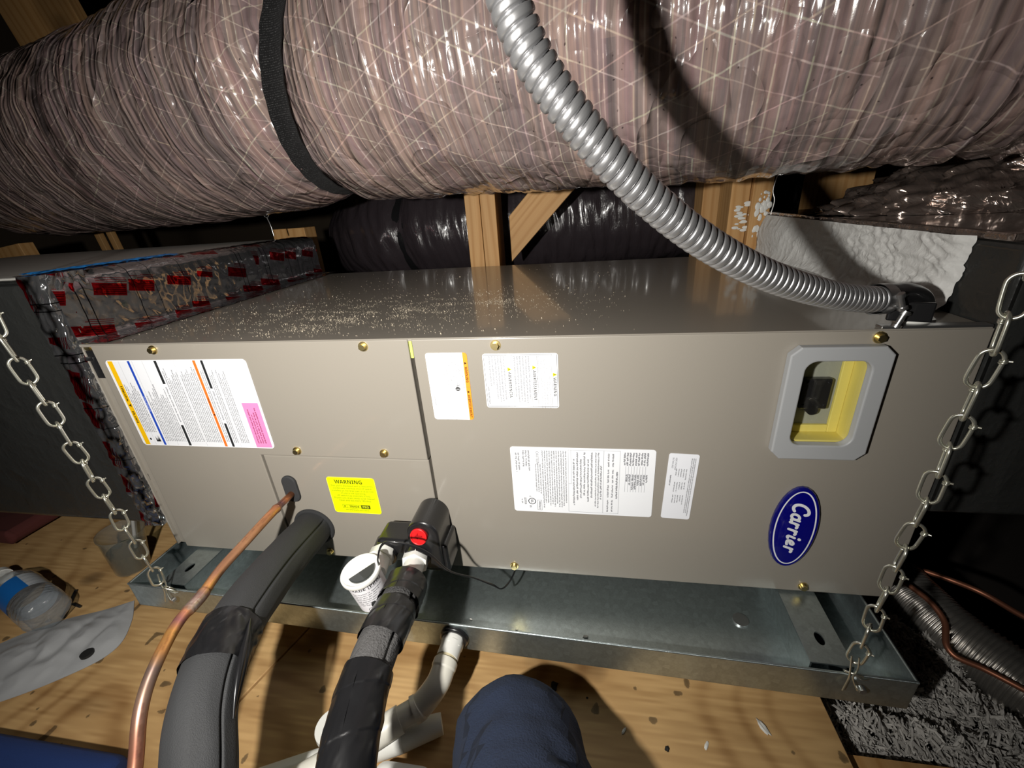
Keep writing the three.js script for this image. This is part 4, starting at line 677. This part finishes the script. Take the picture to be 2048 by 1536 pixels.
// ------------------------------------------------------------------ things lying on the floor
single('caulk_tube', (() => { const a = V(0.30, -0.088, 0.262), b = V(0.462, -0.088, 0.189), g = [rod(a, b, 0.0168, 0.0168, 32), rod(b, b.clone().add(V(0.045, 0.0, -0.02)), 0.0164, 0.012, 28)]; return merge(g); })(), M.white, 'white plastic tube lying under the taped drain pipe', 'tube');
{
  const j = thing('glue_can', 'small can with white lid and yellow-green band under the taped pipe', 'can', [0.375, FLOOR, 0.196]);
  part('can_body', cyl(0.021, 0.021, 0.026, 32).translate(0, 0.013, 0), S({ color: lin(0.42, 0.40, 0.02), roughness: 0.4 }), j); part('lid', cyl(0.0215, 0.022, 0.008, 32).translate(0, 0.030, 0), M.white, j);
  const k = thing('plastic_jug', 'white plastic jug standing behind the drain pipes', 'jug', [0.480, FLOOR, 0.243]);
  part('jug_body', new RoundedBoxGeometry(0.07, 0.036, 0.05, 4, 0.014).translate(0, 0.018, 0), M.white, k); part('jug_neck', cyl(0.011, 0.015, 0.012, 24).translate(0.012, 0.04, 0.0), M.white, k);
}
{ // crumpled plastic bag: a closed pillow of film
  const top = [[-0.29, 0.15], [-0.25, 0.109], [-0.207, 0.081], [-0.16, 0.06], [-0.121, 0.036]], bot = [[-0.23, 0.245], [-0.154, 0.21], [-0.10, 0.172], [-0.065, 0.135], [-0.0615, 0.112], [-0.085, 0.072], [-0.1195, 0.0375]];
  const ct = curveOf(top.map(([x, z]) => V(x, 0, z))), cb = curveOf(bot.map(([x, z]) => V(x, 0, z))), N = 60, K = 30, pos = [], uv = [], idx = [];
  for (const up of [1, 0]) for (let i = 0; i <= N; i++) for (let j = 0; j <= K; j++) {
    const a = ct.getPointAt(i / N), b = cb.getPointAt(i / N), p = a.lerp(b, j / K), e = Math.sin(Math.PI * Math.min(1, j / K)) * Math.sin(Math.PI * (0.08 + 0.92 * i / N)), k = 0.003 + 0.006 * Math.abs(n2(p.x * 9, p.z * 9)) + 0.002 * Math.pow(1 - Math.abs(n2(p.x * 16 + 4, p.z * 22)), 3);
    pos.push(p.x, FLOOR + 0.001 + up * (0.0006 + Math.max(0, e) * k * 1.6), p.z); uv.push(p.x, p.z);
  }
  const o = (N + 1) * (K + 1); for (let i = 0; i < N; i++) for (let j = 0; j < K; j++) { const a = i * (K + 1) + j, b = a + K + 1; idx.push(a, a + 1, b, b, a + 1, b + 1, o + a, o + b, o + a + 1, o + b, o + b + 1, o + a + 1); }
  const g = new THREE.BufferGeometry(); g.setAttribute('position', new THREE.Float32BufferAttribute(pos, 3)); g.setAttribute('uv', new THREE.Float32BufferAttribute(uv, 2)); g.setIndex(idx); g.computeVertexNormals();
  M.film.side = THREE.DoubleSide; single('plastic_bag', g, M.film, 'flattened grey-white plastic bag on the plywood', 'bag');
  single('black_cap', cyl(0.0085, 0.0085, 0.004, 28).translate(-0.092, FLOOR + 0.0085, 0.137), M.dark, 'small black round cap lying on the plastic bag', 'cap');
}
{ // water bottle on its side
  const b = thing('water_bottle', 'clear plastic water bottle with blue and white label lying on its side', 'bottle', [-0.206, FLOOR + 0.0345, 0.098]); b.rotation.set(0, -0.30, Math.PI / 2, 'YXZ');
  const pr = [[0.0, 0.003], [0.018, 0.0], [0.028, 0.003], [0.0325, 0.012]]; for (let y = 0.018; y < 0.06; y += 0.003) pr.push([0.0325 - 0.0016 * Math.abs(Math.sin(y * 260)), y]); pr.push([0.031, 0.062], [0.031, 0.12], [0.0325, 0.124], [0.031, 0.14], [0.022, 0.165], [0.013, 0.185], [0.0125, 0.2], [0.0, 0.2005]);
  const g = new THREE.LatheGeometry(pr.map((p) => new THREE.Vector2(...p)), 60), p = g.attributes.position;
  for (let i = 0; i < p.count; i++) { const y = p.getY(i), a = Math.atan2(p.getZ(i), p.getX(i)); if (y < 0.03) { const k = 1 - 0.10 * Math.pow(Math.abs(Math.cos(a * 2.5)), 3) * (1 - y / 0.03); p.setX(i, p.getX(i) * k); p.setZ(i, p.getZ(i) * k); } } g.computeVertexNormals();
  part('bottle_wall', g, P({ color: lin(0.82, 0.85, 0.87), transmission: 0.86, thickness: 0, roughness: 0.05, ior: 1.5, bumpMap: rep(crinkle, 2, 2), bumpScale: 0.002 }), b);
  const lt = canvasTex(512, 256, (x, W, Hh) => { x.fillStyle = '#d4d8dc'; x.fillRect(0, 0, W, Hh); x.strokeStyle = '#9aa0a8'; x.lineWidth = 3; for (let k = 0; k < 26; k++) { x.beginPath(); for (let q = 0; q <= W; q += 16) x.lineTo(q, k * 10 + 5 * Math.sin(q * 0.03 + k)); x.stroke(); } x.fillStyle = '#1e6fc0'; x.fillRect(0, 0, W * 0.28, Hh); });
  const lg = new THREE.CylinderGeometry(0.0316, 0.0316, 0.055, 48, 1, true).translate(0, 0.091, 0); const lm = S({ map: lt, roughness: 0.4, side: THREE.DoubleSide }); part('bottle_label', lg, lm, b, 'blue and white wavy label');
  part('bottle_cap', cyl(0.0145, 0.0145, 0.014, 24).translate(0, 0.207, 0), M.white, b);
}
{ // tipped clear cup holding dark green leftovers
  const c = thing('plastic_cup', 'clear plastic cup with dark green contents under the left plenum', 'cup', [-0.205, FLOOR + 0.001, -0.035]); c.rotation.set(0.0, 0.3, -0.12);
  part('cup_wall', new THREE.LatheGeometry([[0.0, 0.0], [0.027, 0.0], [0.028, 0.002], [0.036, 0.085], [0.0375, 0.086], [0.0375, 0.089], [0.0362, 0.089], [0.0345, 0.084], [0.027, 0.003], [0.0, 0.002]].map((p) => new THREE.Vector2(...p)), 48), P({ color: lin(0.8, 0.82, 0.8), transmission: 0.94, thickness: 0, roughness: 0.05 }), c);
  part('cup_contents', new THREE.CylinderGeometry(0.0308, 0.0265, 0.042, 40).translate(0, 0.025, 0), P({ color: lin(0.02, 0.03, 0.01), roughness: 0.15 }), c, 'dark green liquid');
  part('straw', rod(V(0.01, 0.01, 0), V(0.028, 0.15, -0.01), 0.003, 0.003, 12), P({ color: lin(0.6, 0.6, 0.58), transmission: 0.5, roughness: 0.3, thickness: 0 }), c);
}
single('foam_pad', new RoundedBoxGeometry(0.62, 0.05, 0.34, 5, 0.024).translate(-0.160, FLOOR + 0.0255, 0.425), M.bluePad, 'dark blue padded mat at the plywood edge', 'mat');
single('red_cloth', (() => { const g = new RoundedBoxGeometry(0.16, 0.03, 0.1, 8, 0.012), p = g.attributes.position; for (let i = 0; i < p.count; i++) p.setY(i, p.getY(i) * (1 + 0.7 * n2(p.getX(i) * 14, p.getZ(i) * 14))); g.computeVertexNormals(); return g.translate(-0.60, FLOOR + 0.03, -0.10); })(), S({ color: lin(0.09, 0.02, 0.017), roughness: 0.9 }), 'dark red cloth in the shade beneath the left plenum', 'cloth');
single('screwdriver_bit', merge([rod(V(-0.258, FLOOR + 0.004, 0.030), V(-0.216, FLOOR + 0.004, 0.082), 0.0025, 0.003, 8), rod(V(-0.229, FLOOR + 0.004, 0.056), V(-0.209, FLOOR + 0.004, 0.06), 0.0025, 0.002, 8)]), M.dark, 'black stick-like tool lying above the plastic bag', 'tool');
// debris on the plywood and in the pan
{
  const mk = (mat, x, y, z, s, label, cat, grp) => { const g = new THREE.IcosahedronGeometry(1, 1), p = g.attributes.position; for (let i = 0; i < p.count; i++) { const k = 1 + 0.4 * n3(p.getX(i) * 2 + x * 40, p.getY(i) * 2, p.getZ(i) * 2); p.setXYZ(i, p.getX(i) * k * s[0], p.getY(i) * k * s[1], p.getZ(i) * k * s[2]); } g.computeVertexNormals(); g.rotateY(rr(0, 3)); g.translate(x, y + s[1] * 0.8, z); single(cat === 'chip' ? 'paint_chip' : 'tar_crumb', g, mat, label, cat, grp); };
  for (const [x, z, s] of [[0.645, 0.098, 0.006], [0.634, 0.112, 0.0028], [0.69, 0.108, 0.0016], [0.785, 0.155, 0.003], [0.865, 0.175, 0.0022], [0.89, 0.185, 0.003], [0.90, 0.20, 0.0035], [0.94, 0.175, 0.005]]) mk(M.dark, x, FLOOR, z, [s, s * 0.5, s * 0.8], 'small dark crumb on the plywood beside the blue knee', 'crumb', 'crumbs on the plywood');
  for (const [x, z, s] of [[0.735, 0.142, 0.0032], [0.832, 0.146, 0.0036], [0.905, 0.118, 0.0065], [0.835, 0.205, 0.0035]]) mk(M.white, x, FLOOR, z, [s * 1.5, s * 0.3, s * 0.5], 'small white flake on the plywood beside the blue knee', 'chip', 'flakes on the plywood');
  for (const [x, z, s] of [[0.52, 0.05, 0.002], [0.688, 0.06, 0.0035], [0.59, 0.06, 0.0014], [0.945, 0.088, 0.003], [0.935, 0.08, 0.002]]) mk(M.white, x, -0.0508, z, [s * 1.2, s * 0.4, s * 0.6], 'small white flake in the drain pan', 'chip', 'flakes in the pan');
}

// ------------------------------------------------------------------ the photographer's knee, and the lamp
{
  const N = 96, R = 0.40, ctr = V(0.67, 0.12, 0.45), mc = new MarchingCubes(N, S({}), false, false, 400000); mc.isolation = 0;
  const bones = [[V(0.614, -0.034, 0.215), V(0.75, 0.22, 0.68), 0.068, 0.088], [V(0.614, -0.05, 0.22), V(0.70, -0.055, 0.60), 0.056, 0.045], [V(0.614, -0.04, 0.21), V(0.614, -0.05, 0.208), 0.056, 0.052]];
  const cap = (p, [a, b, ra, rb]) => { const ab = b.clone().sub(a), t = Math.min(1, Math.max(0, p.clone().sub(a).dot(ab) / ab.lengthSq())); return p.distanceTo(a.clone().addScaledVector(ab, t)) - (ra + (rb - ra) * t); };
  const p = V(0, 0, 0), hf = N / 2;
  for (let k = 0; k < N; k++) for (let j = 0; j < N; j++) for (let i = 0; i < N; i++) {
    p.set((i - hf) / hf * R + ctr.x, (j - hf) / hf * R + ctr.y, (k - hf) / hf * R + ctr.z);
    let d = 9; for (const b of bones) { const q = cap(p, b), h = Math.max(0, 0.03 - Math.abs(d - q)) / 0.03; d = Math.min(d, q) - h * h * 0.03 / 4; }
    d += 0.0022 * Math.sin(n3(p.x * 9, p.y * 9, p.z * 9) * 5 + p.y * 60) * smooth(0.0, 0.06, Math.abs(p.x - 0.63)) + 0.0014 * n3(p.x * 30, p.y * 30, p.z * 30);
    d = Math.max(d, FLOOR + 0.001 - p.y); mc.field[i + j * N + k * N * N] = -d;
  }
  mc.update(); const n = mc.count, pa = new Float32Array(mc.positionArray.slice(0, n * 3)), g = new THREE.BufferGeometry();
  for (let i = 0; i < n; i++) { pa[3 * i] = pa[3 * i] * R + ctr.x; pa[3 * i + 1] = pa[3 * i + 1] * R + ctr.y; pa[3 * i + 2] = pa[3 * i + 2] * R + ctr.z; }
  g.setAttribute('position', new THREE.BufferAttribute(pa, 3)); g.setAttribute('uv', new THREE.BufferAttribute(new Float32Array(n * 2), 2));
  const w = mergeVertices(g, 1e-5); w.computeVertexNormals(); uvBox(w, 1); const o = thing('person', 'kneeling person in dark navy trousers, only the bent knee in view', 'person', [0, 0, 0]);
  part('trouser_leg', w, M.navy, o);
}
{
  const lamp = thing('hand_lamp', 'round hand-held lamp with a glowing face beside the photographer', 'lamp', LAMP_AT.toArray()), d = LAMP_TO.clone().sub(LAMP_AT).normalize();
  const q = new THREE.Quaternion().setFromUnitVectors(V(0, 1, 0), d); lamp.quaternion.copy(q);
  part('housing', new THREE.LatheGeometry([[0.0, -0.11], [0.014, -0.11], [0.014, -0.04], [0.02, -0.022], [0.02, -0.008], [0.0172, -0.008], [0.0172, -0.011], [0.0, -0.011]].map((p) => new THREE.Vector2(...p)), 32), M.blackPlastic, lamp);
  part('lamp_face', cyl(0.0165, 0.0165, 0.001, 32).translate(0, -0.0085, 0), S({ color: 0xffffff, emissive: 0xfffbf4, emissiveIntensity: 3 }), lamp);
}
scene.traverse((o) => { if (o.isMesh) { o.castShadow = true; o.receiveShadow = true; } });
renderer.render(scene, camera);
